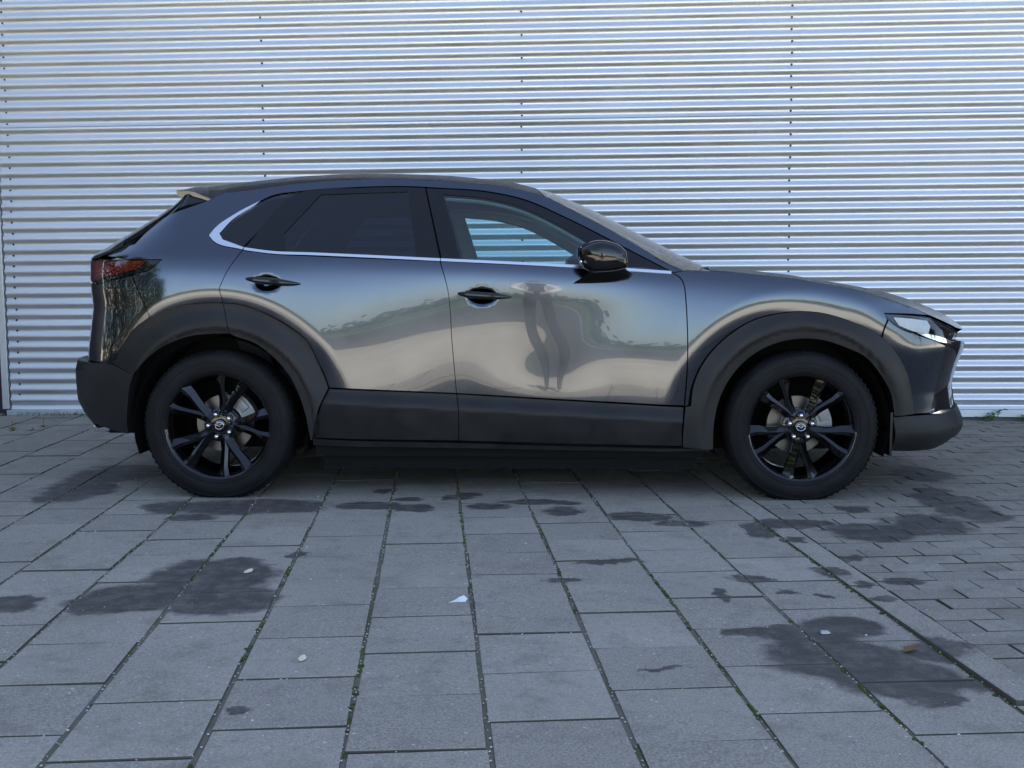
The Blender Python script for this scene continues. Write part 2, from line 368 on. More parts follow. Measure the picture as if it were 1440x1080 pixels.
CP, CA = .0813, .0083
ZPH = .046
def corr(name, x0, x1, z0, z1, off):
    n = 12; zs = np.arange(z0, z1+1e-6, CP/n); ph = 2*np.pi*(zs-ZPH)/CP
    y = -off-CA*np.cos(ph)-.15*CA*np.cos(3*ph)*0
    nxs = 7; V = []; F = []
    for x in np.linspace(x0, x1, nxs):
        for z, yy in zip(zs, y): V.append((x, yy+.0012*math.sin(x*1.7+z*2.1), z))
    k = len(zs)
    for i in range(nxs-1):
        for j in range(k-1): F.append((i*k+j, (i+1)*k+j, (i+1)*k+j+1, i*k+j+1))
    return obj(name, mesh(name, V, F, True), SHEET, wh)
HW = 7.2
zl = ZPH+CP*round((2.152-ZPH)/CP)+CP*.30
corr('cladding_sheet', -3.835, 2.103, .055, zl+.06, .015)
corr('cladding_sheet', 2.06, 4.55, .055, zl+.06, .013)
ZU = 3.20
corr('cladding_sheet', -3.835, 2.103, zl-.012, ZU, .021)
corr('cladding_sheet', 2.06, 4.55, zl-.012, ZU, .0185)
BROWN = mat('added_brown_fascia', (.060, .050, .044), .55, 0, .4, vary=.1, vscale=1)  # unseen upper wall, coloured dark so roof and bonnet reflect something dark
for k in range(12):
    m = MB(); m.box((-3.85+1.495*k+.745, -.03, (ZU+HW)/2+.002), (1.485, .05, HW-ZU-.004), bev=.004); m.build('added_fascia_panel', BROWN, wh)
m = MB(); m.box((5.05, 6.5, HW/2), (17.9, 12.98, HW)); m.build('wall_core', DARKW, wh)
m = MB(); m.box((5.0, 6.5, HW+.08), (18.3, 13.3, .14), bev=.02); m.build('roof_edge', TRIMM, wh)
m = MB(); m.box((-3.868, -.012, HW/2+.03), (.052, .045, HW-.06), bev=.003); m.build('corner_trim', TRIMM, wh)
m = MB(); m.box((.35, -.016, .027), (8.42, .052, .050), bev=.003); m.build('base_trim', TRIMM, wh)
m = MB(); m.box((4.585, -.012, ZU/2+.03), (.052, .045, ZU-.06), bev=.003); m.build('corner_trim', TRIMM, wh)
for k in range(6):
    m = MB(); m.box((8.6, -.02, .05+ZU/6*(k+.5)), (7.9, .04, ZU/6-.012), bev=.008); m.build('added_dark_door_section', DARKW, wh)  # unseen dark door, added to darken the reflection in the car's front corner
m = MB(); m.box((5.05, .02, -.10), (17.9, .06, .19)); m.build('plinth', PLINTH, wh)
m = MB(); m.box((-8.9, 1.0, HW/2-.3), (9.9, 1.5, HW+.4)); m.build('side_wing', DARKW, wh)
def screws(X, every, z0=.09):
    mb = MB(); k = 0; z = ZPH+CP*.5+CP
    while z < 3.4:
        near_lap = abs(z-zl) < CP*1.2
        if k % every == 0 or near_lap:
            off = .021 if z > zl else .015
            mb.lathe([(0, -.014), (.0050, -.0065), (.0062, -.002), (.0085, -.0015), (.0085, .001)], 8, 'y', (X+random.uniform(-.004, .004), -off+CA, z+random.uniform(-.003, .003)))
        k += 1; z += CP
    tag(mb.build('screw_row', SCREW, wh), kind='stuff')
screws(-3.765, 1); screws(-1.82, 2); screws(.086, 2); screws(2.012, 1)
# ---- body surface (car frame: x forward, y left, z up; origin on the ground midway between the axles)
def spl_mat(t):
    t = np.asarray(t, float); n = len(t); h = np.diff(t)
    A = np.eye(n); B = np.zeros((n, n))
    for i in range(1, n-1):
        A[i, i-1] = h[i-1]; A[i, i] = 2*(h[i-1]+h[i]); A[i, i+1] = h[i]
        B[i, i-1] = 6/h[i-1]; B[i, i] = -6/h[i-1]-6/h[i]; B[i, i+1] = 6/h[i]
    return np.linalg.solve(A, B)
class Spl:
    """natural cubic spline, linear outside its range"""
    def __init__(s, t, v):
        s.t = np.asarray(t, float); s.v = np.asarray(v, float); s.m = spl_mat(s.t) @ s.v
    def __call__(s, x):
        x = np.asarray(x, float); t = s.t
        xc = np.clip(x, t[0], t[-1])
        i = np.clip(np.searchsorted(t, xc)-1, 0, len(t)-2); h = t[i+1]-t[i]
        a = (t[i+1]-xc)/h; b = (xc-t[i])/h
        sh = (slice(None),)+(None,)*(s.v.ndim-1) if x.ndim else ()
        if s.v.ndim > 1: a, b, h = a[sh], b[sh], h[sh]
        r = a*s.v[i]+b*s.v[i+1]+((a**3-a)*s.m[i]+(b**3-b)*s.m[i+1])*h*h/6
        d0 = (s.v[1]-s.v[0])/(t[1]-t[0])-(t[1]-t[0])/6*s.m[1]
        d1 = (s.v[-1]-s.v[-2])/(t[-1]-t[-2])+(t[-1]-t[-2])/6*s.m[-2]
        lo = np.minimum(x-t[0], 0); hi = np.maximum(x-t[-1], 0)
        if s.v.ndim > 1: lo, hi = lo[sh], hi[sh]
        return r+d0*lo+d1*hi
ZK = [.15, .30, .45, .53, .60, .67, .74, .81, .87, .93, .985, 1.04, 1.10, 1.20, 1.30, 1.40, 1.50]
# slope dW/dz of the side at the knots, per station (negative faces the sky)
GT = {
 -1.50: [.10, .06, .04, .03, .02, .00, -.03, -.06, -.10, -.18, -.45, -.60, -.62, -.64, -.66, -.68, -.70],
 -1.20: [.10, .06, .00, .00, .0, -.01, -.03, -.06, -.10, -.17, -.38, -.55, -.60, -.62, -.64, -.66, -.68],
 -0.85: [.10, .06, .00, .00, .00, -.002, -.012, -.05, -.09, -.14, -.25, -.50, -.57, -.58, -.60, -.62, -.64],
 -0.50: [.10, .06, .012, .012, .008, .008, .006, -.008, -.035, -.09, -.20, -.46, -.50, -.50, -.52, -.54, -.56],
 -0.15: [.10, .06, .030, .026, .028, .026, .022, .016, .008, -.022, -.15, -.44, -.50, -.50, -.52, -.54, -.56],
  0.18: [.10, .06, .020, -.012, -.026, -.010, .008, .014, .010, -.018, -.14, -.44, -.50, -.50, -.52, -.54, -.56],
  0.45: [.10, .06, .010, .012, .006, -.014, -.028, -.022, -.014, -.030, -.16, -.44, -.50, -.50, -.52, -.54, -.56],
  0.75: [.10, .06, .005, .008, .000, -.018, -.040, -.055, -.07, -.11, -.22, -.44, -.50, -.50, -.52, -.54, -.56],
  1.10: [.10, .06, .01, .01, .005, -.01, -.03, -.06, -.10, -.16, -.34, -.50, -.52, -.52, -.52, -.54, -.56],
  1.50: [.10, .06, .05, .03, .01, -.01, -.04, -.10, -.18, -.28, -.42, -.50, -.52, -.52, -.52, -.54, -.56]}
WREF = {-1.50: .868, -1.20: .880, -0.85: .882, -0.50: .880, -0.15: .880, 0.18: .882, 0.45: .883, 0.75: .882, 1.10: .880, 1.50: .872}
XS = sorted(GT)
_W = []
for _x in XS:
    g = np.array(GT[_x]); w = np.concatenate([[0], np.cumsum((g[1:]+g[:-1])/2*np.diff(ZK))])
    _W.append(w-w[ZK.index(.74)]+WREF[_x])
_WX = Spl(XS, np.array(_W))
_MZ = spl_mat(ZK)
def side_w(x, z):
    x = np.clip(np.asarray(x, float), XS[0], XS[-1]); z = np.asarray(z, float)
    z = z-np.clip(.055*(.74-x), 0, .13)*smooth(.74, 1.04, z)      # the belt line climbs to the rear
    V = _WX(x); M = V @ _MZ.T; t = np.array(ZK)
    zc = np.clip(z, t[0], t[-1]); i = np.clip(np.searchsorted(t, zc)-1, 0, len(t)-2); h = t[i+1]-t[i]
    a = (t[i+1]-zc)/h; b = (zc-t[i])/h; k = np.arange(len(x))
    r = a*V[k, i]+b*V[k, i+1]+((a**3-a)*M[k, i]+(b**3-b)*M[k, i+1])*h*h/6
    return r-.56*np.maximum(z-t[-1], 0)+.10*np.minimum(z-t[0], 0)
HUBX, HUBZ = 1.3275, .332
XF, XR = 1.50, -1.50           # where the corners start to wrap round
FA, FB, RA, RB = .62, .62, .62, .66
def smooth(a, b, x):
    t = np.clip((x-a)/(b-a), 0., 1.); return t*t*(3-2*t)
def arch_roll(x, z):
    """the painted sheet rolls in towards each wheel-arch cladding"""
    r = 0
    for hx in (HUBX, -HUBX):
        d = np.hypot(x-hx, np.maximum(z-HUBZ, 0)*1.0)
        q = np.clip((.64-d)/.11, 0, 3); r = r+.021*q*q/(1+.35*q*q)
    return r
CUPS = [(-1.093, .980, .075, .045), (-.118, .922, .078, .046)]     # finger recesses behind the door handles
def cups(x, z):
    r = 0
    for cx, cz, a, b in CUPS: r = r+.018*smooth(1., .25, np.hypot((x-cx)/a, (z-cz)/b))
    return r
def body(s, z):
    """s: station along the side; past XF / XR it runs round the corner to the centre line (s = XF+1, XR-1)"""
    s = np.asarray(s, float); z = np.asarray(z, float)
    w = side_w(s, z)
    tf = np.clip(s-XF, 0, 1); tr = np.clip(XR-s, 0, 1)
    def bez(t, L, a, b):
        dx = L*(3*t*(1-t)**2*a+3*t*t*(1-t)+t**3)
        k = (1-t)**3+3*t*(1-t)**2+3*t*t*(1-t)*b
        return dx, k
    fx, fk = bez(tf, XNF(z)-XF, FA, FB); rx, rk = bez(tr, XR-XNR(z), RA, RB)
    x = np.clip(s, XR, XF)+fx-rx
    y = w*fk*rk
    y = y-arch_roll(x, z)*(1-smooth(.05, .6, tf))*(1-smooth(.05, .6, tr))
    y = y-cups(x, z)
    return np.stack([x, -y, z], -1)
def s_of_x(x, z):
    """station whose surface point has this x (near half)"""
    x = np.asarray(x, float); z = np.asarray(z, float); s = x.copy()
    for sign, X0, XN, a in ((1, XF, XNF, FA), (-1, XR, XNR, RA)):
        m = (x-X0)*sign > 0
        if m.any():
            L = (XN(z[m])-X0)*sign; q = np.clip((x[m]-X0)*sign/L, 0, 1)
            lo = np.zeros_like(q); hi = np.ones_like(q)
            for _ in range(40):
                t = (lo+hi)/2; f = 3*t*(1-t)**2*a+3*t*t*(1-t)+t**3
                lo = np.where(f < q, t, lo); hi = np.where(f < q, hi, t)
            s[m] = X0+sign*(lo+hi)/2
    return s
def on_body(x, z):
    x = np.asarray(x, float); z = np.asarray(z, float)
    return body(s_of_x(x, z), z)
class Lin:
    """piecewise-linear profile with rounded corners"""
    def __init__(s, pts, r=.012): s.a = np.array([p[0] for p in pts]); s.b = np.array([p[1] for p in pts]); s.r = r
    def __call__(s, z):
        z = np.asarray(z, float); k = np.linspace(-1, 1, 9)
        w = (1-k*k)+.05; w /= w.sum()
        return sum(wi*np.interp(z+ki*s.r, s.a, s.b) for ki, wi in zip(k, w))
XNF = Lin([(.10, 2.10), (.18, 2.18), (.227, 2.258), (.29, 2.289), (.348, 2.268), (.40, 2.252), (.49, 2.236), (.575, 2.260), (.657, 2.292), (.70, 2.300), (.776, 2.277), (.86, 2.20)], .03)
XNR = Lin([(.10, -2.10), (.40, -2.16), (.614, -2.162), (.68, -2.155), (.77, -2.140), (.87, -2.124), (.96, -2.136), (1.114, -2.135), (1.145, -2.066), (1.203, -1.966), (1.264, -1.853), (1.366, -1.646), (1.42, -1.56)], .014)
XNRB = Lin([(.10, -1.95), (.25, -2.10), (.288, -2.142), (.344, -2.194), (.41, -2.229), (.50, -2.235), (.56, -2.235), (.60, -2.222), (.70, -2.20)], .014)
# outlines of the car's panels in its side elevation: (x, z) in metres, car frame
D = {
 'side_panel_a': [(-1.402, 1.37), (-1.346, 1.399), (-1.266, 1.411), (-1.15, 1.427), (-0.921, 1.454), (-0.7193, 1.466), (-0.3841, 1.46), (-0.1094, 1.439), (0.0555, 1.413), (0.1671, 1.381), (0.2941, 1.314), (0.4359, 1.238), (0.611, 1.133), (0.6992, 1.077), (0.7876, 1.037), (0.7423, 1.029), (0.5939, 1.107), (0.4348, 1.192), (0.2547, 1.284), (0.0755, 1.364), (-0.1086, 1.405), (-0.3097, 1.42), (-0.4701, 1.429), (-0.7226, 1.426), (-0.9747, 1.409), (-1.114, 1.385), (-1.155, 1.364), (-1.265, 1.301), (-1.355, 1.227), (-1.373, 1.198), (-1.351, 1.175), (-1.209, 1.132), (-1.272, 1.037), (-1.31, 0.957), (-1.294, 0.8927), (-1.376, 0.8926), (-1.531, 0.8699), (-1.636, 0.8276), (-1.722, 1.018), (-1.625, 1.048), (-1.578, 1.089), (-1.749, 1.092), (-1.884, 1.109), (-1.813, 1.141), (-1.73, 1.163), (-1.666, 1.24), (-1.638, 1.264)],
 'tail_lamp': [(-1.999, 1.095), (-1.749, 1.09), (-1.577, 1.087), (-1.625, 1.048), (-1.726, 1.02), (-1.827, 0.9993), (-1.913, 0.9814), (-1.96, 0.9899)],
 'bumper_r': [(-1.722, 1.015), (-1.636, 0.8276), (-1.716, 0.7749), (-1.791, 0.6851), (-1.836, 0.6076), (-1.933, 0.609), (-2.037, 0.6062)],
 'clad_r': [(-2.037, 0.6062), (-1.838, 0.6042), (-1.72, 0.5656), (-1.746, 0.5002), (-1.759, 0.4176), (-1.768, 0.2843), (-1.864, 0.2955), (-2.024, 0.2949)],
 'fender': [(0.7876, 1.037), (0.8678, 1.038), (0.9831, 1.034), (1.306, 0.9985), (1.551, 0.9555), (1.722, 0.9059), (1.865, 0.8615), (1.934, 0.8346), (1.829, 0.8427), (1.693, 0.8471), (1.706, 0.8168), (1.69, 0.7786), (1.681, 0.7426), (1.6, 0.785), (1.502, 0.8239), (1.405, 0.8488), (1.305, 0.8552), (1.208, 0.8457), (1.11, 0.8202), (1.014, 0.766), (0.9167, 0.6777), (0.8692, 0.609), (0.8319, 0.5105), (0.8237, 0.4309), (0.799, 0.4281), (0.8068, 0.5903), (0.8037, 0.811), (0.7969, 0.9126), (0.7908, 0.9666), (0.7801, 0.9968), (0.7611, 1.016), (0.7358, 1.026)],
 'headlight': [(1.688, 0.8455), (1.829, 0.8379), (1.934, 0.8249), (2.049, 0.7878), (2.126, 0.7548), (2.093, 0.7202), (2.059, 0.7055), (1.992, 0.7131), (1.845, 0.759), (1.768, 0.7844), (1.724, 0.8135)],
 'headlight_wing': [(1.845, 0.7584), (1.957, 0.7422), (2.059, 0.7138), (2.054, 0.7008), (1.978, 0.7139)],
 'headlight_lens': [(1.738, 0.8325), (1.841, 0.825), (1.926, 0.8155), (1.943, 0.7878), (1.928, 0.7462), (1.849, 0.7625), (1.769, 0.7908)],
 'bumper_f': [(1.698, 0.8359), (1.723, 0.8071), (1.768, 0.778), (1.845, 0.7513), (1.992, 0.7052), (2.02, 0.6942), (2.013, 0.6313), (1.982, 0.4887), (1.956, 0.3842), (1.86, 0.3844), (1.845, 0.4645), (1.816, 0.5667), (1.756, 0.6664), (1.685, 0.7381), (1.694, 0.7785), (1.711, 0.8168)],
 'clad_f': [(1.752, 0.3739), (1.86, 0.3778), (1.948, 0.3777), (2.081, 0.3813), (2.1, 0.2491), (2.031, 0.2156), (1.902, 0.2085), (1.752, 0.2142)],
 'fog_trim': [(1.943, 0.3813), (1.984, 0.3893), (2.082, 0.3861), (2.051, 0.3787)],
 'arch_f': [(1.86, 0.3844), (1.845, 0.4645), (1.816, 0.5667), (1.756, 0.6664), (1.681, 0.741), (1.6, 0.785), (1.502, 0.8239), (1.405, 0.8488), (1.305, 0.8552), (1.208, 0.8457), (1.11, 0.8202), (1.014, 0.766), (0.9167, 0.6777), (0.8692, 0.609), (0.8319, 0.5105), (0.8237, 0.4309), (0.799, 0.4249), (0.7911, 0.2615), (0.7917, 0.2383), (0.9296, 0.2285), (0.9316, 0.3493), (0.9532, 0.4583), (1.002, 0.5589), (1.088, 0.6526), (1.195, 0.7106), (1.311, 0.7331), (1.411, 0.7267), (1.507, 0.6962), (1.609, 0.6462), (1.671, 0.5779), (1.728, 0.4868), (1.752, 0.3804)],
 'arch_r': [(-1.837, 0.6043), (-1.791, 0.6851), (-1.716, 0.7749), (-1.636, 0.8276), (-1.531, 0.8699), (-1.376, 0.8926), (-1.294, 0.8927), (-1.261, 0.7532), (-1.333, 0.753), (-1.467, 0.7363), (-1.576, 0.6914), (-1.672, 0.6158), (-1.72, 0.5656)],
 'arch_rd': [(-1.294, 0.8927), (-1.221, 0.8863), (-1.106, 0.8479), (-0.9919, 0.7837), (-0.9159, 0.7259), (-0.8622, 0.6207), (-0.8343, 0.5574), (-0.8176, 0.5087), (-0.8622, 0.4093), (-0.8965, 0.2663), (-0.9033, 0.2661), (-0.9266, 0.3916), (-0.9607, 0.4965), (-1.002, 0.5748), (-1.072, 0.6535), (-1.157, 0.7145), (-1.245, 0.7448), (-1.261, 0.7532)],
 'sill_rd': [(-0.8177, 0.5038), (-0.2351, 0.4811), (-0.2259, 0.4094), (-0.2271, 0.2647), (-0.8963, 0.273), (-0.8623, 0.406)],
 'sill_fd': [(-0.2351, 0.4811), (0.7958, 0.4233), (0.7878, 0.3338), (0.7898, 0.245), (-0.2271, 0.2647), (-0.2259, 0.4094)],
 'strip': [(-0.9033, 0.2661), (0.9197, 0.227), (0.9201, 0.2153), (-0.9043, 0.2361)],
 'door_r': [(-1.209, 1.131), (-1.08, 1.114), (-0.885, 1.104), (-0.3083, 1.08), (-0.277, 0.9762), (-0.2529, 0.7044), (-0.2351, 0.4844), (-0.8176, 0.5087), (-0.8343, 0.5574), (-0.8622, 0.6207), (-0.9159, 0.7259), (-0.9917, 0.7869), (-1.106, 0.8479), (-1.221, 0.8863), (-1.294, 0.8927), (-1.31, 0.957), (-1.272, 1.037)],
 'door_f': [(-0.3067, 1.08), (0.0167, 1.065), (0.3253, 1.05), (0.7326, 1.026), (0.7595, 1.014), (0.7782, 0.9968), (0.7889, 0.9666), (0.795, 0.9126), (0.8018, 0.811), (0.8049, 0.5903), (0.7956, 0.4298), (-0.2351, 0.4844), (-0.2529, 0.7044), (-0.277, 0.9762)],
 'frame_r': [(-1.204, 1.142), (-0.9857, 1.402), (-0.9745, 1.407), (-0.7225, 1.425), (-0.47, 1.428), (-0.389, 1.424), (-0.3071, 1.092), (-0.886, 1.119), (-1.049, 1.129)],
 'glass_r': [(-0.8775, 1.395), (-0.4688, 1.405), (-0.4154, 1.1), (-1.016, 1.127), (-1.029, 1.209)],
 'quarter': [(-1.17, 1.349), (-1.276, 1.27), (-1.325, 1.207), (-1.305, 1.179), (-1.211, 1.145), (-0.9922, 1.401), (-1.048, 1.394), (-1.114, 1.381), (-1.154, 1.36)],
 'frame_f': [(-0.3856, 1.422), (-0.3096, 1.419), (-0.1086, 1.403), (0.0755, 1.362), (0.2547, 1.282), (0.4348, 1.19), (0.5938, 1.106), (0.7328, 1.032), (0.3167, 1.059), (-0.3006, 1.091)],
 'glass_f': [(-0.3033, 1.391), (-0.1079, 1.372), (0.0562, 1.33), (0.2107, 1.257), (0.3089, 1.201), (0.4334, 1.13), (0.4841, 1.101), (0.4894, 1.056), (0.3168, 1.062), (-0.2139, 1.088)],
 'chrome_q': [(-1.155, 1.364), (-1.265, 1.301), (-1.355, 1.227), (-1.373, 1.198), (-1.351, 1.175), (-1.209, 1.132), (-1.204, 1.144), (-1.305, 1.179), (-1.325, 1.207), (-1.276, 1.27), (-1.17, 1.349)],
 'chrome_r': [(-1.203, 1.137), (-1.081, 1.121), (-0.8855, 1.113), (-0.594, 1.1), (-0.3069, 1.086)],
 'chrome_f': [(-0.3037, 1.086), (0.0167, 1.071), (0.3231, 1.055), (0.7327, 1.029)],
 'spoiler': [(-1.601, 1.422), (-1.309, 1.465), (-1.456, 1.384), (-1.574, 1.387)],
 'handle_r': [(-1.185, 1.002), (-0.9391, 0.9793)],
 'handle_f': [(-0.2264, 0.935), (0.0144, 0.9201)],
 'mirror': [(0.3048, 1.129), (0.314, 1.138), (0.3418, 1.155), (0.3803, 1.167), (0.4313, 1.165), (0.4654, 1.155), (0.4933, 1.139), (0.5152, 1.115), (0.5205, 1.081), (0.5189, 1.047), (0.485, 1.038), (0.4525, 1.033), (0.4076, 1.03), (0.3674, 1.03), (0.3291, 1.049), (0.3081, 1.09)],
 'mirror_arm': [(0.2894, 0.9777), (0.3333, 0.998), (0.3709, 1.023), (0.4148, 1.039), (0.5216, 1.045), (0.5579, 1.021), (0.544, 1.001), (0.4907, 0.9886), (0.3964, 0.9808)],
 'RAIL': [(-1.402, 1.37), (-1.346, 1.399), (-1.266, 1.411), (-1.15, 1.427), (-0.921, 1.454), (-0.7193, 1.466), (-0.3841, 1.46), (-0.1094, 1.439), (0.0555, 1.413), (0.1671, 1.381), (0.2941, 1.314), (0.4359, 1.238), (0.611, 1.133), (0.6992, 1.077), (0.7876, 1.037), (0.8678, 1.038), (0.9831, 1.034), (1.306, 0.9985), (1.551, 0.9555), (1.722, 0.9059), (1.865, 0.8615), (1.934, 0.8346), (2.05, 0.795), (2.125, 0.768), (2.22, 0.757), (2.3, 0.755)]}
# ------------------------------------------------------------------ panels cut out of the body surface
def catmull(P, closed=True, step=.018, sharp=32):
    P = [np.array(p, float) for p in P]; n = len(P); out = []
    def is_sharp(i):
        if not closed and i in (0, n-1): return True
        a = P[i]-P[i-1]; b = P[(i+1) % n]-P[i]
        ca = np.dot(a, b)/(np.linalg.norm(a)*np.linalg.norm(b)+1e-12)
        return math.degrees(math.acos(max(-1, min(1, ca)))) > sharp
    S = [is_sharp(i) for i in range(n)]
    for i in range(n if closed else n-1):
        p1, p2 = P[i], P[(i+1) % n]; L = np.linalg.norm(p2-p1)
        t1 = np.zeros(2) if False else None
        p0, p3 = P[i-1], P[(i+2) % n]
        def tan(a, b, c):
            la = np.linalg.norm(b-a)+1e-9; lb = np.linalg.norm(c-b)+1e-9
            d = (b-a)/la*lb/(la+lb)+(c-b)/lb*la/(la+lb); return d*L
        m1 = (p2-p1) if S[i] else tan(p0, p1, p2)
        m2 = (p2-p1) if S[(i+1) % n] else tan(p1, p2, p3)
        k = max(1, int(math.ceil(L/step)))
        for j in range(k):
            t = j/k
            out.append((2*t**3-3*t*t+1)*p1+(t**3-2*t*t+t)*m1+(-2*t**3+3*t*t)*p2+(t**3-t*t)*m2)
    if not closed: out.append(P[-1])
    return np.array(out)
def area(P): x, y = P[:, 0], P[:, 1]; return .5*np.sum(x*np.roll(y, -1)-y*np.roll(x, -1))
def inset(P, d):
    if area(P) < 0: P = P[::-1]
    e = np.roll(P, -1, 0)-P; e /= np.linalg.norm(e, axis=1)[:, None]+1e-12
    nrm = np.stack([-e[:, 1], e[:, 0]], 1); pn = np.roll(nrm, 1, 0)
    m = nrm+pn; m /= np.linalg.norm(m, axis=1)[:, None]+1e-9
    k = np.clip(np.sum(m*nrm, 1), .35, 1)
    return P+m*(d/k)[:, None]
def inside(Q, P):
    x, y = Q[:, 0][:, None], Q[:, 1][:, None]; x0, y0 = P[:, 0], P[:, 1]; x1, y1 = np.roll(x0, -1), np.roll(y0, -1)
    c = ((y0 > y) != (y1 > y)) & (x < (x1-x0)*(y-y0)/(y1-y0+1e-15)+x0)
    return c.sum(1) % 2 == 1
def seg_dist(Q, P):
    a = P; b = np.roll(P, -1, 0); ab = b-a; L2 = (ab**2).sum(1)+1e-12; out = np.full(len(Q), 9.)
    for i in range(0, len(Q), 2000):
        q = Q[i:i+2000][:, None, :]
        t = np.clip(((q-a)*ab).sum(2)/L2, 0, 1); d = np.linalg.norm(q-(a+t[..., None]*ab), axis=2); out[i:i+2000] = d.min(1)
    return out
def surf_n(fn, s, z, h=.002):
    a = fn(s+h, z)-fn(s-h, z); b = fn(s, z+h)-fn(s, z-h)
    n = np.cross(b, a); n /= np.linalg.norm(n, axis=1)[:, None]+1e-12
    return n       # points out of the near (-y) side; checked below
def panel_mesh(poly, fn=None, off=0., gap=.0016, step=.02, depth=.012, hole=None, in_s=False, sharp=32, smooth_edges=True):
    fn = fn or body
    P = catmull(poly, True, min(step, .018), sharp) if smooth_edges else np.array(poly, float)
    if not in_s: P = np.stack([s_of_x(P[:, 0], P[:, 1]), P[:, 1]], 1)
    P = inset(P, gap)
    loops = [P]
    if hole is not None:
        H = catmull(hole, True, .018, sharp)
        H = np.stack([s_of_x(H[:, 0], H[:, 1]), H[:, 1]], 1)
        if area(H) > 0: H = H[::-1]
        loops.append(H)
    lo, hi = P.min(0), P.max(0)
    gx = np.arange(lo[0]+step/2, hi[0], step); gz = np.arange(lo[1]+step/2, hi[1], step)
    G = np.stack(np.meshgrid(gx, gz), -1).reshape(-1, 2); 
    if len(G):
        G[:, 0] += ((np.round((G[:, 1]-lo[1])/step).astype(int) % 2)*.5)*step
        k = inside(G, P); 
        if hole is not None: k &= ~inside(G, loops[1])
        G = G[k]
        if len(G): G = G[seg_dist(G, np.concatenate(loops)) > step*.45] if hole is None else G[(seg_dist(G, loops[0]) > step*.45) & (seg_dist(G, loops[1]) > step*.45)]
    Q = np.concatenate(loops+[G]); E = []; k = 0
    for L in loops: E += [(k+i, k+(i+1) % len(L)) for i in range(len(L))]; k += len(L)
    vo, eo, fo, ov, oe, of = delaunay_2d_cdt([Vector(q) for q in Q], E, [], 0, 1e-6)
    Q2 = np.array([tuple(v) for v in vo]); T = np.array([f for f in fo if len(f) == 3])
    cen = Q2[T].mean(1); keep = inside(cen, P)
    if hole is not None: keep &= ~inside(cen, loops[1])
    T = T[keep]
    V = fn(Q2[:, 0], Q2[:, 1]); N = surf_n(fn, Q2[:, 0], Q2[:, 1])
    if N[:, 1].mean() > 0: N = -N
    V = V+N*off
    # winding so that faces look along N
    tn = np.cross(V[T[:, 1]]-V[T[:, 0]], V[T[:, 2]]-V[T[:, 0]]); bad = (tn*N[T[:, 0]]).sum(1) < 0; T[bad] = T[bad][:, ::-1]
    V = list(V); NN = list(N); F = [tuple(t) for t in T]
    if depth > 0:
        ec = {}
        for t in T:
            for a, b in ((t[0], t[1]), (t[1], t[2]), (t[2], t[0])): ec[(a, b)] = 1
        for (a, b) in list(ec):
            if (b, a) in ec: continue
            k = len(V); side = np.cross(V[b]-V[a], N[a]); side /= np.linalg.norm(side)+1e-12
            V += [V[a], V[b], V[b]-N[b]*depth, V[a]-N[a]*depth]; NN += [side]*4; F.append((k, k+3, k+2, k+1))
    return np.array(V), F, np.array(NN)
def make_panel(name, parent, m, poly, both=True, center=False, **kw):
    V, F, N = panel_mesh(poly, **kw)
    Vm, Nm, Fm = V*[1, -1, 1], N*[1, -1, 1], [tuple(reversed(f)) for f in F]
    if center:
        k = len(V); return [obj(name, mesh(name, np.concatenate([V, Vm]), F+[tuple(i+k for i in f) for f in Fm], True, np.concatenate([N, Nm])), m, parent)]
    out = [obj(name, mesh(name, V, F, True, N), m, parent)]
    if both: out.append(obj(name, mesh(name, Vm, Fm, True, Nm), m, parent))
    return out
# surfaces of their own
def arch_clad(s, z):
    p = body(s, z); x = p[..., 0]
    up = arch_roll(x, z)
    d = np.minimum(np.hypot(x-HUBX, z-HUBZ), np.hypot(x+HUBX, z-HUBZ))
    o = up*(.40+.55*smooth(.545, .46, d))+.003+.012*np.sin(np.pi*np.clip((.545-d)/.16, 0, 1))-.02*smooth(.44, .39, d)*0
    o = o-.006*smooth(.455, .435, d)
    q = p.copy(); q[..., 1] -= o*np.clip(-p[..., 1]/.8, 0, 1); return q
def sill_clad(s, z):
    p = body(s, z); zt = np.interp(s, [-.82, .80], [.507, .426])
    u = np.maximum(zt-z, 0)
    o = -.004+.024*smooth(0, .07, u)-.16*np.maximum(u-.07, 0)
    p = p.copy(); p[..., 1] -= o; return p
def rear_clad(s, z):
    s = np.asarray(s, float); z = np.asarray(z, float); w = side_w(s, z)+.006; t = np.clip(XR-s, 0, 1)
    L = XR-XNRB(z)
    x = np.clip(s, XR, XF)-L*(3*t*(1-t)**2*RA+3*t*t*(1-t)+t**3)
    y = w*((1-t)**3+3*t*(1-t)**2+3*t*t*(1-t)*RB)
    return np.stack([x, -y, z], -1)
def front_clad(s, z):
    p = body(s, z); c = body(np.full(np.shape(s), XF-.4), z)
    k = .018*smooth(.19, .30, z)*(1-.5*smooth(.33, .39, z)); d = p.copy(); n = surf_n(body, np.asarray(s, float), np.asarray(z, float), .004)
    n *= np.where(n[..., 1:2] > 0, -1, 1); n[..., 0] = np.abs(n[..., 0])
    return p+n*k[..., None]
ZR = Lin(D['RAIL'], .03)
ZC = Lin([(-1.62, 1.450), (-1.495, 1.4654), (-1.343, 1.4858), (-1.185, 1.5001), (-1.018, 1.5166), (-.765, 1.5272), (-.515, 1.5226), (-.269, 1.5107), (-.106, 1.4932), (.007, 1.4814), (.208, 1.432), (.366, 1.3738), (.569, 1.271), (.772, 1.167),
          (.885, 1.096), (.935, 1.060), (1.062, 1.0583), (1.319, 1.0303), (1.561, .9915), (1.788, .955), (1.95, .912), (2.12, .852), (2.23, .80), (2.32, .765)], .05)
def ptop(x): return np.interp(x, [-1.5, 0, .3, .8, 1.0, 2.2], [4, 4, 2.6, 2.6, 4, 4])
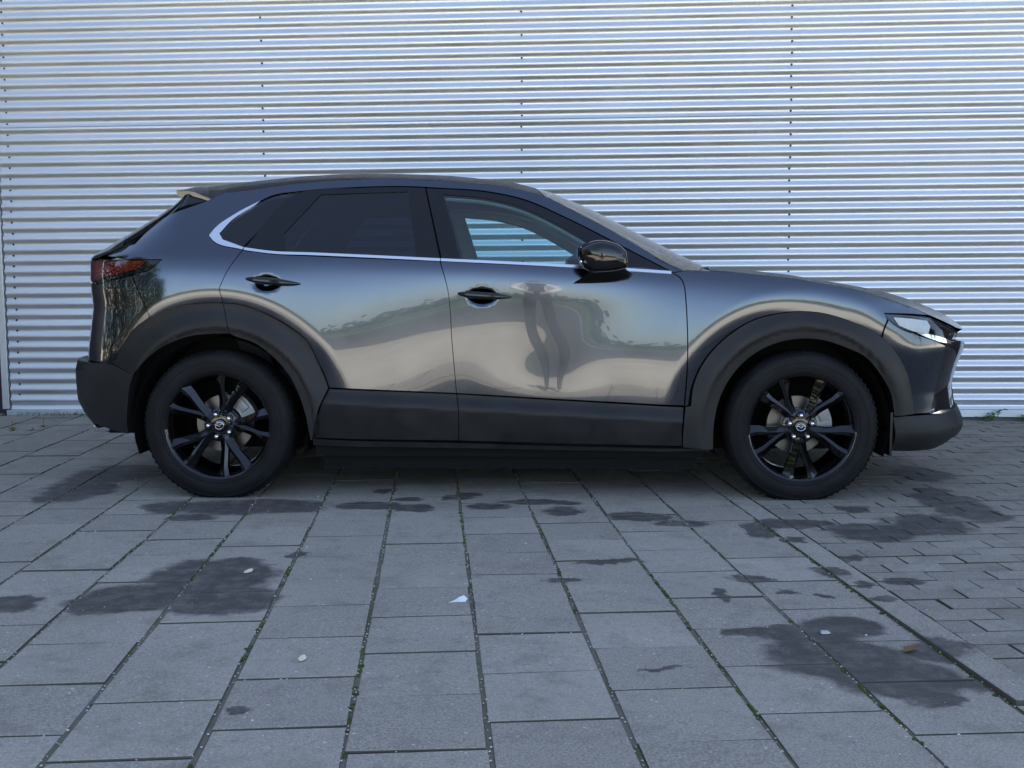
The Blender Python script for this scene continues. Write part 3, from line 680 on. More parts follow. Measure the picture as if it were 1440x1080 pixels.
def top(x, w, dz=0.):
    x = np.asarray(x, float); w = np.asarray(w, float)
    e = on_body(x, ZR(x)); ze = e[..., 2]; zc = ZC(x)
    return np.stack([x, e[..., 1]*w, ze+(zc-ze)*(1-np.abs(w)**ptop(x))+dz], -1)
def top_panel(name, m, parent, x0, x1, nx=50, nw=48, dz=0., wmax=1., depth=.012, flip=False):
    """sheet between the curves x0(w) and x1(w) of the upper surface, edge to edge"""
    W = np.linspace(-wmax, wmax, nw+1); T = np.linspace(0, 1, nx+1)
    wg, tg = np.meshgrid(W, T); X = x0(wg)*(1-tg)+x1(wg)*tg
    xf, wf = X.ravel(), wg.ravel(); h = .003
    V = top(xf, wf, dz)
    a = top(xf+h, wf)-top(xf-h, wf); b = top(xf, wf+h)-top(xf, wf-h)
    n = np.cross(a, b); n /= np.linalg.norm(n, axis=1)[:, None]+1e-12; n *= np.where(n[:, 2:3] < 0, -1, 1)
    k = nw+1; F = []
    for i in range(nx):
        for j in range(nw): F.append((i*k+j, i*k+j+1, (i+1)*k+j+1, (i+1)*k+j))
    f0 = F[0]; c = np.cross(V[f0[1]]-V[f0[0]], V[f0[3]]-V[f0[0]])
    if (c[2] < 0): F = [tuple(reversed(f)) for f in F]
    if flip: F = [tuple(reversed(f)) for f in F]; n = -n
    V = list(V); N = list(n)
    if depth:
        ring = [(0, j) for j in range(k)]+[(i, k-1) for i in range(1, nx+1)]+[(nx, j) for j in range(k-2, -1, -1)]+[(i, 0) for i in range(nx-1, 0, -1)]
        idx = [i*k+j for i, j in ring]; c = np.mean(V, axis=0)
        for a_, b_ in zip(idx, idx[1:]+idx[:1]):
            q = len(V); sd = np.cross(V[b_]-V[a_], N[a_]); sd /= np.linalg.norm(sd)+1e-9
            if np.dot(sd, V[a_]-c) < 0: sd = -sd
            V += [V[a_], V[b_], V[b_]-N[b_]*depth, V[a_]-N[a_]*depth]; N += [sd]*4; F.append((q, q+1, q+2, q+3))
    return obj(name, mesh(name, V, F, True, N), m, parent)
# ------------------------------------------------------------------ the car
car = empty('car', (.003, 0, 0), R(-1.3))
tag(car, 'dark grey metallic crossover car with black wheels parked before the corrugated wall', 'car')
def extend(poly_sz, extra): return poly_sz+extra
def to_s(L): a = np.array(L); return [(float(s), float(z)) for s, z in zip(s_of_x(a[:, 0], a[:, 1]), a[:, 1])]
make_panel('side_panel', car, PAINT, D['side_panel_a'], step=.016)
door_r = make_panel('rear_door', car, PAINT, D['door_r'], step=.012)
door_f = make_panel('front_door', car, PAINT, D['door_f'], step=.012)
make_panel('fender', car, PAINT, D['fender'], step=.014)
# front and rear ends, wrapped to the centre line
fb = to_s(D['bumper_f']); i0 = 5
fbp = fb
front_bumper = make_panel('front_bumper', car, PAINT, fbp, in_s=True, step=.016)
fcl = to_s(D['clad_f'])
make_panel('front_lower_bumper', car, CLAD, fcl[:4]+[(XF+.8, .385), (XF+1, .385), (XF+1, .225)]+fcl[4:], in_s=True, step=.018, center=True, fn=front_clad, gap=.001, depth=.03)
fe = [tuple(q) for q in fb[5:9]]          # front edge of the painted cover, top to bottom
make_panel('bumper_dark_reflection', car, PIANO, fe+[(XF+.74, .386), (XF+.74, .70), (fe[0][0]+.02, fe[0][1]+.006)], in_s=True, step=.018, off=-.006, gap=0, depth=.03)  # bumper face turning away; its dark reflection is put in as gloss black
make_panel('grille', car, PIANO, [(XF+.72, .385), (XF+1, .385), (XF+1, .70), (XF+.72, .70)], in_s=True, step=.03, center=True, off=-.022, gap=0)
for k in range(7):
    z0 = .43+k*.036
    make_panel('grille_bar', car, BLACKP, [(XF+.76, z0), (XF+1, z0), (XF+1, z0+.012), (XF+.76, z0+.012)], in_s=True, step=.03, center=True, off=-.008, gap=0)
make_panel('grille_surround', car, PIANO, [(XF+.79, .40), (XF+.80, .385), (XF+1, .385), (XF+1, .41), (XF+.81, .41), (XF+.82, .685), (XF+.80, .69)], in_s=True, step=.03, center=True, off=.004, gap=0)
rb = to_s(D['bumper_r'])
make_panel('rear_bumper', car, PAINT, rb[:6]+[(XR-.66, .609), (XR-.66, .985), (s_of_x(np.array([-1.9269]), np.array([.9815]))[0], .978), (s_of_x(np.array([-1.8419]), np.array([.9955]))[0], .9955)], in_s=True, step=.016)
make_panel('tailgate', car, PAINT, [(XR-.67, .612), (XR-1, .612), (XR-1, 1.165), (XR-.36, 1.165), (XR-.335, 1.150), (XR-.40, 1.118), (XR-.52, 1.095), (XR-.67, 1.09)], in_s=True, step=.016, center=True)
make_panel('rear_window', car, GLASSD, [(XR-.33, 1.172), (XR-1, 1.172), (XR-1, 1.40), (XR-.10, 1.40), (XR-.13, 1.33), (XR-.235, 1.245)], in_s=True, step=.018, center=True, depth=.006, off=-.002)
make_panel('rear_window_trim', car, PIANO, to_s([(-1.4150, 1.368), (-1.6620, 1.262), (-1.6920, 1.240), (-1.7600, 1.162), (-1.8453, 1.150)])+[(XR-.50, 1.168), (XR-.44, 1.20), (XR-.33, 1.30), (XR-.26, 1.40), (XR-.05, 1.40)], in_s=True, step=.02, off=-.005, gap=.001)
rc = to_s(D['clad_r'])
def s_rear(x, z):
    lo, hi = 0., 1.
    for _ in range(40):
        t = (lo+hi)/2; xx = XR-(XR-float(XNRB(z)))*(3*t*(1-t)**2*RA+3*t*t*(1-t)+t**3)
        if xx > x: lo = t
        else: hi = t
    return XR-lo
rcs = [(s_rear(x, z), z) for x, z in D['clad_r']]
make_panel('rear_lower_bumper', car, CLAD, [(XR-.56, .610), (XR-.46, .610)]+rcs[1:8]+[(XR-.6, .285), (XR-1, .285), (XR-1, .610)], in_s=True, step=.016, center=True, fn=rear_clad, gap=.001, depth=.05)
make_panel('reflector_recess', car, BLACKP, [(XR-.50, .565), (XR-.62, .565), (XR-.62, .590), (XR-.47, .590)], in_s=True, step=.02, fn=rear_clad, off=.001, gap=0, depth=.0)
# lamps
tl = to_s(D['tail_lamp'][1:]); 
lamp = make_panel('tail_lamp', car, PIANO, [(XR-.60, 1.092)]+tl+[(XR-.56, .988), (XR-.62, 1.0)], in_s=True, step=.016, off=.002, gap=.0015)
for L, sd in zip(lamp, (1, -1)):
    for nm, mm, pz in (('lamp_lens', RED, [(XR-.585, 1.085), (XR-.135, 1.083), (XR-.16, 1.058), (XR-.25, 1.032), (XR-.40, 1.006), (XR-.53, .993), (XR-.575, 1.0)]),
                       ('light_bar', REDL, [(XR-.56, 1.050), (XR-.30, 1.056), (XR-.30, 1.046), (XR-.56, 1.030)]),
                       ('light_bar', REDL, [(XR-.55, 1.020), (XR-.38, 1.030), (XR-.38, 1.022), (XR-.54, 1.006)])):
        V, F, N = panel_mesh(pz, in_s=True, step=.016, off=.004 if nm == 'lamp_lens' else .0062, gap=0, depth=.004)
        if sd < 0: V, N, F = V*[1, -1, 1], N*[1, -1, 1], [tuple(reversed(f)) for f in F]
        obj(nm, mesh(nm, V, F, True, N), mm, L)
hl = make_panel('headlight', car, PIANO, D['headlight'], step=.016, off=-.014, gap=.001)
for nm, mm, pz, of in (('reflector', LENS, D['headlight_lens'], -.009), ('cover', GLASSC, D['headlight'], .0)):
    V, F, N = panel_mesh(pz, step=.016, off=of, gap=.002, depth=.003)
    for L, sd in zip(hl, (1, -1)):
        if sd < 0: V, N, F = V*[1, -1, 1], N*[1, -1, 1], [tuple(reversed(f)) for f in F]
        obj(nm, mesh(nm, V, F, True, N), mm, L)
make_panel('headlight_trim', car, CHROME2, D['headlight_wing'], step=.014, off=.005, gap=0, depth=.012)
make_panel('bumper_trim', car, CHROME, D['fog_trim'], step=.014, off=.018, gap=0, depth=.02)
# plastic cladding
make_panel('wheel_arch_trim', car, CLAD, D['arch_f'], fn=arch_clad, step=.014, gap=.0015, depth=.045)
make_panel('wheel_arch_trim', car, CLAD, D['arch_r'], fn=arch_clad, step=.014, gap=.0015, depth=.045)
make_panel('wheel_arch_trim', car, CLAD, D['arch_rd'], fn=arch_clad, step=.014, gap=.0015, depth=.045)
make_panel('door_sill_trim', car, CLAD, D['sill_rd'], fn=sill_clad, step=.014, gap=.0018, depth=.03)
make_panel('door_sill_trim', car, CLAD, D['sill_fd'], fn=sill_clad, step=.014, gap=.0018, depth=.03)
make_panel('sill_strip', car, CLAD, D['strip'], fn=lambda s, z: sill_clad(s, z)+np.array([0, .012, 0]), step=.02, gap=0, depth=.05)
# windows
make_panel('rear_window_frame', car, BLACKP, D['frame_r'], hole=D['glass_r'], off=-.002, gap=.0018, depth=.02)
make_panel('front_window_frame', car, BLACKP, D['frame_f'], hole=D['glass_f'], off=-.002, gap=.0018, depth=.02)
make_panel('rear_door_window', car, GLASSD, D['glass_r'], off=-.006, gap=-.004, depth=0, step=.03)
make_panel('front_door_window', car, GLASS, D['glass_f'], off=-.006, gap=-.004, depth=0, step=.03)
make_panel('quarter_window', car, GLASSD, D['quarter'], off=-.003, gap=.001, depth=.004, step=.02)
make_panel('quarter_backing', car, DARK, D['quarter'], off=-.02, gap=.003, depth=.0, step=.03)
make_panel('quarter_chrome', car, CHROME, D['chrome_q'], off=.004, gap=.0006, depth=.01, step=.012)
for nm in ('chrome_r', 'chrome_f'):
    L = catmull(D[nm], False, .02); P = [(a, b+.006) for a, b in L]+[(a, b-.006) for a, b in L[::-1]]
    make_panel('window_chrome_strip', car, CHROME, P, off=.004, gap=0, depth=.01, smooth_edges=False)
for nm, hn in (('frame_r', 'glass_r'), ('frame_f', 'glass_f')): make_panel('frame_backing', car, DARK, D[nm], hole=D[hn], off=-.026, gap=-.008, depth=0, step=.03)
# inner skins seen through the glass and the joints
for nm in ('door_r', 'door_f'): make_panel('door_lining', car, TRIM, D[nm], off=-.055, gap=-.006, depth=.0, step=.04)
make_panel('pillar_lining', car, LINER, D['side_panel_a'], off=-.035, gap=-.004, depth=0, step=.03)
make_panel('pillar_lining', car, LINER, D['frame_f'], hole=D['glass_f'], off=-.035, gap=-.004, depth=.02, step=.03)
make_panel('pillar_lining', car, TRIM, D['frame_r'], hole=D['glass_r'], off=-.035, gap=-.004, depth=.02, step=.03)
# roof, windscreen, bonnet
RX0 = lambda w: -1.40-.13*(1-np.abs(w)**2)
WTOP = lambda w: .165-.09*(1-np.abs(w)**2); WBOT = lambda w: .865+.085*(1-np.abs(w)**2)
HOOD0 = lambda w: .905+.095*(1-np.abs(w)**2); HOOD1 = lambda w: np.full(np.shape(w), 2.262)
top_panel('roof', PAINT, car, RX0, lambda w: WTOP(w)-.006, 70)
top_panel('windscreen', GLASSW, car, WTOP, WBOT, 50, depth=.005, wmax=.995)
top_panel('windscreen_edge_band', BLACKP, car, lambda w: WBOT(w)-.035, WBOT, 4, dz=-.006, depth=0, wmax=.98)
top_panel('cowl_panel', BLACKP, car, WBOT, HOOD0, 6, dz=-.012, depth=.03, wmax=.98)
top_panel('bonnet', PAINT, car, HOOD0, HOOD1, 80, 60, depth=.032, wmax=.994)
top_panel('headliner', LINER, car, lambda w: RX0(w)+.05, lambda w: WTOP(w)-.01, 30, 24, dz=-.045, depth=0, wmax=.97)
mb = MB()
for x0, y0, x1, y1 in ((.955, -.62, 1.01, .02), (.965, .02, 1.00, .60)):
    a = top(np.array([x0]), np.array([0]))[0]; mb.tube([(x0, y0, 1.040), ((x0+x1)/2, (y0+y1)/2, 1.063), (x1, y1, 1.062)], .006, 6)
mb.build('wiper', BLACKP, car)
# rear spoiler
def spoiler():
    V = []; F = []; nw = 24; prof = 6
    for j in range(nw+1):
        w = -1+2*j/nw; xf = float(RX0(np.array(w)))+.004; zf = float(top(np.array([xf]), np.array([w]))[0, 2]); y = float(top(np.array([xf]), np.array([w]))[0, 1])
        xt = -1.572-.075*(1-w*w); k = .93; zt = 1.436-.016*(w*w)
        V += [(xf, y, zf), ((xf+xt)/2, y*.97, (zf+zt)/2+.012), (xt, y*k, zt), (xt+.006, y*k, zt-.024), (xt+.06, y*.94, zt-.050), (xf+.01, y, zf-.055)]
    for j in range(nw):
        for q in range(5): F.append((j*6+q, (j+1)*6+q, (j+1)*6+q+1, j*6+q+1))
    F.append(tuple(range(6))); F.append(tuple(range(nw*6, nw*6+6))[::-1])
    m = MB(); m.add(V, F); return m.build('rear_spoiler', PAINT, car, ang=35)
spoiler()
# door handles
for nm, dr, zz in (('handle_r', door_r, 0), ('handle_f', door_f, 0)):
    (x0, z0), (x1, z1) = D[nm]
    for o, sd in zip(dr, (-1, 1)):
        V = []; F = []; n = 12; K = 16; xs = np.linspace(0, 1, K)
        for t in xs:
            x = x0+(x1-x0)*t; z = z0+(z1-z0)*t; yb = float(on_body(np.array([x]), np.array([z]))[0, 1])
            e = math.sin(math.pi*min(max(t*.94+.03, 0), 1))**.55
            h = .0195*e*(1.12-.35*t); d = .011*e
            yc = yb-.004-.020*min(1, 1.5*math.sin(math.pi*t))
            for k in range(n):
                a = 2*math.pi*k/n; V.append((x, sd*-(yc+d*math.cos(a)), z+h*math.sin(a)*(1 if math.sin(a) > 0 else .8)-.003*e))
        for i in range(K-1):
            for k in range(n): F.append((i*n+k, i*n+(k+1) % n, (i+1)*n+(k+1) % n, (i+1)*n+k))
        F.append(tuple(range(n))); F.append(tuple(range((K-1)*n, K*n)))
        m = MB(); m.add(V, F); m.build('door_handle', PIANO, o, ang=60)
# door mirrors
for sd in (1, -1):
    O = catmull(D['mirror'], True, .01)
    m = MB(); m.puff(O, [(-.925, .90, .004, 0), (-.945, .99, 0, 0), (-.985, 1.02, 0, 0), (-1.025, 1.0, .002, 0), (-1.058, .90, .008, .001), (-1.078, .70, .014, .003), (-1.086, .35, .018, .004)])
    m.v = [(x, y*sd, z) for x, y, z in m.v]
    hd = m.build('door_mirror', PIANO, car, ang=70)
    A = catmull(D['mirror_arm'], True, .012)
    m = MB(); m.puff(A, [(-.80, .94, 0, -.01), (-.875, 1.0, 0, 0), (-.905, .93, 0, .008), (-.945, .62, .004, .028), (-.985, .5, .004, .042)])
    m.v = [(x, y*sd, z) for x, y, z in m.v]; m.build('mirror_arm', BLACKP, hd, ang=60)
    zl = [(.330, 1.068), (.40, 1.060), (.48, 1.064), (.522, 1.070), (.522, 1.077), (.48, 1.074), (.40, 1.071), (.330, 1.080)]
    m = MB(); m.puff(catmull(zl, True, .015), [(-1.02, 1, 0, 0), (-1.050, 1, 0, 0), (-1.062, .96, 0, 0)]); m.v = [(x, y*sd, z) for x, y, z in m.v]; m.build('turn_signal', SMOKE, hd)
    gl = O.mean(0)+(O-O.mean(0))*np.array([.0, .8])
    m = MB(); m.box((float(O[:, 0].min())+.016, sd*-.985, 1.105), (.004, .10, .065), bev=.0); m.build('mirror_glass', CHROME2, hd)
# ------------------------------------------------------------------ wheels
def pol(r, a): return (r*math.cos(a), r*math.sin(a))
def wheel_meshes():
    M = {}
    tr = .347
    # tyre: outer face at y = -.885 in car terms -> local y from -.105 (outer) to +.105
    prof = [(.234, -.088), (.240, -.100), (.252, -.104), (.275, -.110), (.300, -.1105), (.318, -.106), (.331, -.098), (.3395, -.086), (.345, -.070), (.347, -.04), (.347, .04), (.345, .070), (.3395, .086), (.331, .098), (.300, .110), (.252, .104), (.234, .088)]
    m = MB(); m.lathe(prof, 96)
    # circumferential ribs on the sidewall and shoulder blocks
    for i in range(72):
        a = 2*math.pi*i/72; ca, sa = math.cos(a), math.sin(a); ta = (-sa, ca); b = .0045
        V = []
        for r, h in ((.331, -.0995), (.3405, -.0875), (.3475, -.066)):
            for q in (-1, 1):
                V.append(((r+.0022)*ca+q*b*ta[0]*1.35, h-.0015, (r+.0022)*sa+q*b*ta[1]*1.35))
        m.add(V, [(0, 1, 3, 2), (2, 3, 5, 4)])
    for r0, w in ((.262, .0035), (.296, .002), (.322, .003)):
        h0 = np.interp(r0, [p[0] for p in prof[:9]], [p[1] for p in prof[:9]])
        m.lathe([(r0-w, h0+.0005), (r0-w*.6, h0-.0016), (r0+w*.6, h0-.0016), (r0+w, h0+.0005)], 96)
    V = [(x, y, max(z, -.3285) if z < 0 else z) for x, y, z in m.v]; m.v = V
    M['tyre'] = m
    m = MB(); m.lathe([(.2475, -.090), (.2480, -.098), (.2440, -.1035), (.2395, -.1020), (.2330, -.094), (.226, -.080), (.216, -.03), (.210, .05), (.212, .085)], 96)
    M['wheel'] = m
    # one spoke, pointing along +x: wedge section with a ridge, from the hub to the rim
    def spoke(side):
        st = [(.045, .025, -.062), (.075, .0205, -.069), (.110, .0170, -.076), (.150, .0172, -.083), (.190, .0192, -.090), (.222, .0225, -.0955), (.2375, .027, -.099)]
        V = []; F = []
        for r, w, y in st:
            a = side*R(14.3)*min(1, max(0, (r-.02)/.16))**.8
            c, s_ = math.cos(a), math.sin(a)
            for dw, dy in ((-w*1.1, .036), (-w*1.06, .008), (-w*.30*side, -.002), (w*1.06, .008), (w*1.1, .036)):
                # pressed ridge: the face falls away to one side
                yy = y+dy+(.012*(.5+.5*(dw*side/w)) if abs(dw) > .8*w and dy < .02 else 0)
                V.append((r*c-dw*s_, yy, r*s_+dw*c))
        k = 5
        for i in range(len(st)-1):
            for q in range(k-1): F.append((i*k+q, i*k+q+1, (i+1)*k+q+1, (i+1)*k+q))
        m = MB(); m.add(V, F); return m
    M['spoke'] = [spoke(1), spoke(-1)]
    m = MB(); m.lathe([(.0, -.058), (.040, -.058), (.062, -.056), (.078, -.050), (.082, -.03), (.08, .0)], 48); M['hub_flange'] = m
    m = MB(); m.lathe([(.0, -.0745), (.020, -.0745), (.027, -.073), (.030, -.069), (.0305, -.055)], 40); M['centre_cap'] = m
    m = MB(); m.lathe([(.0, -.083), (.0045, -.0825), (.0085, -.079), (.0088, -.055)], 12); M['lug_nut'] = m
    m = MB(); m.lathe([(.0128, -.040), (.0128, -.0605), (.0150, -.0625), (.0165, -.0605), (.0165, -.04)], 20); M['lug_seat'] = m
    m = MB(); m.lathe([(.0, -.012), (.070, -.012), (.072, -.030), (.078, -.030), (.080, -.002), (.134, -.002), (.136, 0), (.136, .012), (.134, .014), (.05, .014)], 64); M['brake_disc'] = m
    m = MB()
    for k in range(9):
        a0, a1 = R(-32+k*7), R(-32+k*7+7.4)
        r0, r1 = .090, .158
        Vb = []
        for a in (a0, a1):
            for r in (r0, r1):
                for y in (-.030, .035): Vb.append((r*math.cos(a), y, r*math.sin(a)))
        m.add(Vb, [(0, 2, 6, 4), (1, 5, 7, 3), (0, 4, 5, 1), (2, 3, 7, 6), (0, 1, 3, 2), (4, 6, 7, 5)])
    m.box((.124, -.034, 0.015), (.040, .012, .075), bev=.004)
    M['brake_caliper'] = m
    # badge: ring and spread wing
    m = MB()
    P = [(.0195*math.cos(t), -.0757, .0155*math.sin(t)) for t in np.linspace(0, 2*math.pi, 33)]; m.tube(P, .0014, 6, False)
    W_ = [(-.0185, .0045), (-.009, .0050), (0, -.0045), (.009, .0050), (.0185, .0045)]
    m.tube([(x, -.0757, z) for x, z in W_], [.0010, .0018, .0014, .0018, .0010], 6)
    M['badge'] = m
    return M
WM = wheel_meshes(); cache = {}
def wpart(key, m, name, mbd, parent, rot=0., ang=40):
    if key not in cache:
        o = mbd.build(name, m, parent, ang=ang); cache[key] = o.data
    else: o = obj(name, cache[key], None, parent)
    o.rotation_euler = (0, rot, 0); return o
def add_wheel(x, sd, lug0, cal):
    w = wpart('wheel', PIANO, 'wheel', WM['wheel'], car); w.location = (x, sd*.7795, .3305)
    if sd > 0: w.rotation_euler = (0, 0, math.pi)
    wpart('tyre', RUBBER, 'tyre', WM['tyre'], w, 0, 50)
    wpart('hub', PIANO, 'hub_flange', WM['hub_flange'], w)
    wpart('cap', PIANO, 'centre_cap', WM['centre_cap'], w)
    wpart('badge', CHROME2, 'badge', WM['badge'], w, -R(lug0-90), 80)
    for k in range(5):
        a = lug0+72*k
        ar = R(a)
        n = wpart('nut', CHROME2, 'lug_nut', WM['lug_nut'], w); n.location = (.0535*math.cos(ar), 0, .0535*math.sin(ar))
        n = wpart('seat', PIANO, 'lug_seat', WM['lug_seat'], w); n.location = (.0535*math.cos(ar), 0, .0535*math.sin(ar))
        for q, s_ in ((0, 1), (1, -1)): wpart('spoke%d' % q, PIANO, 'spoke', WM['spoke'][q], w, -R(a+36), 28)
    d = wpart('disc', STEEL, 'brake_disc', WM['brake_disc'], w); d.location = (0, .025, 0)
    c = wpart('caliper', CAST, 'brake_caliper', WM['brake_caliper'], w, -R(cal)); c.location = (0, .022, 0)
for x, lug0, cal in ((HUBX, 90, 22), (-HUBX, 109, 42)):
    for sd in (-1, 1): add_wheel(x, sd, lug0 if sd < 0 else lug0+20, cal if sd < 0 else 180-cal)
# wheel wells, floor, inner boxes
for hx in (HUBX, -HUBX):
    for sd in (-1, 1):
        V = []; F = []; n = 24
        for i in range(n+1):
            a = R(-20)+R(220)*i/n; V += [(hx+.402*math.cos(a), sd*.845, HUBZ+.402*math.sin(a)), (hx+.41*math.cos(a), sd*.50, HUBZ+.41*math.sin(a))]
        for i in range(n): F.append((2*i, 2*i+1, 2*i+3, 2*i+2))
        k = len(V); V.append((hx, sd*.50, HUBZ))
        for i in range(n): F.append((2*i+1, 2*i+3, k))
        m = MB(); m.add(V, F); m.build('wheel_well', DARK, car)
m = MB(); m.box((0, 0, .235), (1.80, 1.56, .11)); m.box((0, 0, .165), (1.74, 1.46, .10)); m.box((0, 0, .20), (3.6, .8, .07)); m.box((1.72, 0, .27), (.70, .95, .09)); m.box((-1.66, 0, .33), (.75, .95, .10)); m.box((0, 0, .27), (4.0, .9, .06)); m.build('floor_pan', DARK, car)  # floor, with an extra low slab added to deepen the shade underneath
m = MB(); m.box((1.45, 0, .60), (.98, .96, .58)); m.build('engine_block', DARK, car)
m = MB(); m.box((-1.55, 0, .70), (.95, .96, .62)); m.build('boot_floor', TRIM, car)
m = MB(); m.box((1.735, -.80, .30), (.012, .11, .20), bev=.004); m.build('mud_flap', BLACKP, car)
m = MB(); m.box((1.735, .80, .30), (.012, .11, .20), bev=.004); m.build('mud_flap', BLACKP, car)
m = MB(); m.lathe([(.0, -.03), (.028, -.03), (.032, 0), (.032, .12), (.03, .12)], 20, 'y'); 
m.v = [(-1.96-(y), -.42+x, .270+z) for x, y, z in m.v]; m.build('exhaust_tip', CHROME2, car, True)
# interior
m = MB(); m.box((.90, 0, .90), (.42, 1.42, .16), bev=.05); m.box((.74, .0, .80), (.22, 1.36, .22), bev=.05); m.build('dashboard', TRIM, car, ang=50)
m = MB(); P = [(.52+.06*math.cos(t)*.0+.05*math.sin(t), .37+.18*math.cos(t), .90+.165*math.sin(t)) for t in np.linspace(0, 2*math.pi, 33)]; m.tube(P, .015, 8, False); m.tube([(.53, .21, .90), (.55, .37, .89), (.53, .53, .90)], .016, 6); m.tube([(.55, .37, .89), (.78, .37, .80)], .03, 8); m.build('steering_wheel', TRIM, car, ang=60)
def seat(name, x, y, w, zt):
    m = MB(); m.box((x+.22, y, .50), (.52, w, .16), bev=.05); m.build(name, TRIM, car, ang=50)
    b = MB(); b.box((0, 0, .30), (.15, w*.92, .62), bev=.06); b.v = [(x-.06+px*1-.36*pz, y+py, .50+pz*zt) for px, py, pz in b.v]; b.build(name+'_back', TRIM, car, ang=50)
seat('front_seat', -.30, -.36, .50, .95); seat('front_seat', -.30, .36, .50, .95)
seat('rear_seat', -1.12, 0, 1.20, .92)
# ------------------------------------------------------------------ small things on the ground
MOSS = mat('moss', (.080, .095, .030), .95, 0, .1, vary=.4, vscale=30)
PEB = mat('pebble', (.55, .53, .49), .8, 0, .3, vary=.3, vscale=3)
LEAFM = mat('weed_leaf', (.07, .12, .03), .7, 0, .3, vary=.3, vscale=20)
def blob(mb, x, y, z, r, rr):
    V = []; F = []; n = 6
    for k in range(n):
        a = 2*math.pi*k/n; V.append((x+r*math.cos(a)*rr.uniform(.7, 1.3), y+r*math.sin(a)*rr.uniform(.7, 1.3), z-r*.2))
    for k in range(n):
        a = 2*math.pi*(k+.5)/n; V.append((x+r*.6*math.cos(a)*rr.uniform(.7, 1.2), y+r*.6*math.sin(a)*rr.uniform(.7, 1.2), z+r*.45*rr.uniform(.6, 1.3)))
    F = [(k, (k+1) % n, n+k) for k in range(n)]+[(n+k, (k+1) % n, n+(k+1) % n) for k in range(n)]+[tuple(range(n, 2*n))]
    mb.add(V, F)
rr = random.Random(3); mm = MB(); gm = MB(); fine = MB()
for i in range(-13, 4):
    u0 = i*PITCH
    v = -4.3
    while v < 2.4:
        dens = .5+.5*math.sin(v*2.3+i*1.7)+.3*math.sin(v*7.1+i)
        if rr.random() < max(.02, (dens-.35)*.5):
            x, y, _ = uv2w(u0+rr.uniform(-.004, .004), v)
            for q in range(rr.randint(2, 6)): blob(mm, x+rr.uniform(-.004, .004), y+rr.uniform(-.02, .02), -.004+rr.uniform(0, .003), rr.uniform(.003, .0075), rr)
        if rr.random() < .55: x, y, _ = uv2w(u0+rr.uniform(-.006, .006), v); blob(gm, x, y, -.001, rr.uniform(.0015, .0034), rr)
        v += .022
for q in range(2600):
    u = rr.uniform(-4.5, 3.2); v = rr.uniform(-4.2, 2.4); x, y, _ = uv2w(u, v); blob(gm, x, y, .001, rr.uniform(.0009, .0024)*(1.0 if rr.random() > .08 else 2.0), rr)
# along the row joints
for q in range(500):
    i = rr.randint(-13, 3); off = -2.927 if i % 2 == 0 else -2.790; j = rr.randint(-4, 16); x, y, _ = uv2w((i+rr.random())*PITCH, off+j*PITCH+.004)
    if (i+1)*PITCH > KU and off+j*PITCH > -3.4: continue
    blob(mm if rr.random() < .5 else gm, x, y, -.003, rr.uniform(.0015, .0035), rr)
for q in range(260):
    x, y, _ = uv2w(KU+rr.choice([-.004, .106])+rr.uniform(-.008, .008), rr.uniform(-3.4, 1.0)); blob(mm, x, y, -.003, rr.uniform(.004, .011), rr)
tag(mm.build('moss', MOSS), 'green moss growing in the joints between the paving slabs', 'moss', kind='stuff')
tag(gm.build('grit', PEB), 'pale grit scattered over the paving', 'grit', kind='stuff')
# weeds along the foot of the wall
def wall_foot(X, dy=0.): M = wh.rotation_euler.to_matrix(); p = M @ Vector((X, -.05-dy, 0)); return p.x, p.y+2.25
wb = MB(); rr = random.Random(9)
def blade(mb, x, y, h, lean, az, w):
    dx, dy = math.cos(az), math.sin(az); px, py = -dy, dx; V = []
    for t in (0, .5, 1):
        c = (x+dx*lean*t*t, y+dy*lean*t*t, h*t*(1-.25*t*lean/h if h else 1)); ww = w*(1-t*.9)
        V += [(c[0]-px*ww, c[1]-py*ww, c[2]), (c[0]+px*ww, c[1]+py*ww, c[2])]
    mb.add(V, [(0, 1, 3, 2), (2, 3, 5, 4)])
for q in range(2200):
    X = rr.uniform(2.55, 4.3) if rr.random() < .7 else rr.uniform(-4.2, -1.5)
    if math.sin(X*5.1)+.8*math.sin(X*13.7+1) < .15: continue
    x, y = wall_foot(X, abs(rr.gauss(0, .10))); blade(wb, x, y, rr.uniform(.01, .045), rr.uniform(.005, .04), rr.uniform(0, 6.28), .0022)
tag(wb.build('wall_weeds', LEAFM), 'thin green weeds growing along the foot of the corrugated wall', 'weeds', kind='stuff')
def sapling(X, n, h):
    x, y = wall_foot(X, .05); o = empty('weed_plant', (x, y, 0)); st = MB(); lf = MB(); r2 = random.Random(int(X*100))
    for k in range(n):
        az = r2.uniform(0, 6.28); L = h*r2.uniform(.6, 1.1); ex = L*.9*math.cos(az); ey = L*.35*math.sin(az); ez = L*r2.uniform(.3, .9)
        st.tube([(0, 0, 0), (ex*.5, ey*.5, ez*.7), (ex, ey, ez)], [.0016, .0012, .0006], 5)
        for q in range(9):
            t = .2+.8*q/8; bx, by, bz = ex*t, ey*t, ez*(1.4*t-.4*t*t); a = r2.uniform(0, 6.28)
            w = .007; lf.add([(bx, by, bz), (bx+.02*math.cos(a)-w*math.sin(a), by+.012*math.sin(a), bz+.004), (bx+.034*math.cos(a), by+.02*math.sin(a), bz-.002), (bx+.02*math.cos(a)+w*math.sin(a), by+.012*math.sin(a), bz-.005)], [(0, 1, 2, 3)])
    st.build('stem', LEAFM, o); lf.build('leaf', LEAFM, o); return o
tag(sapling(3.42, 7, .13), 'small leafy weed at the wall foot just right of the bumper', 'weed', 'weeds by the wall')
tag(sapling(3.72, 6, .09), 'low spreading weed at the wall foot at the far right', 'weed', 'weeds by the wall')
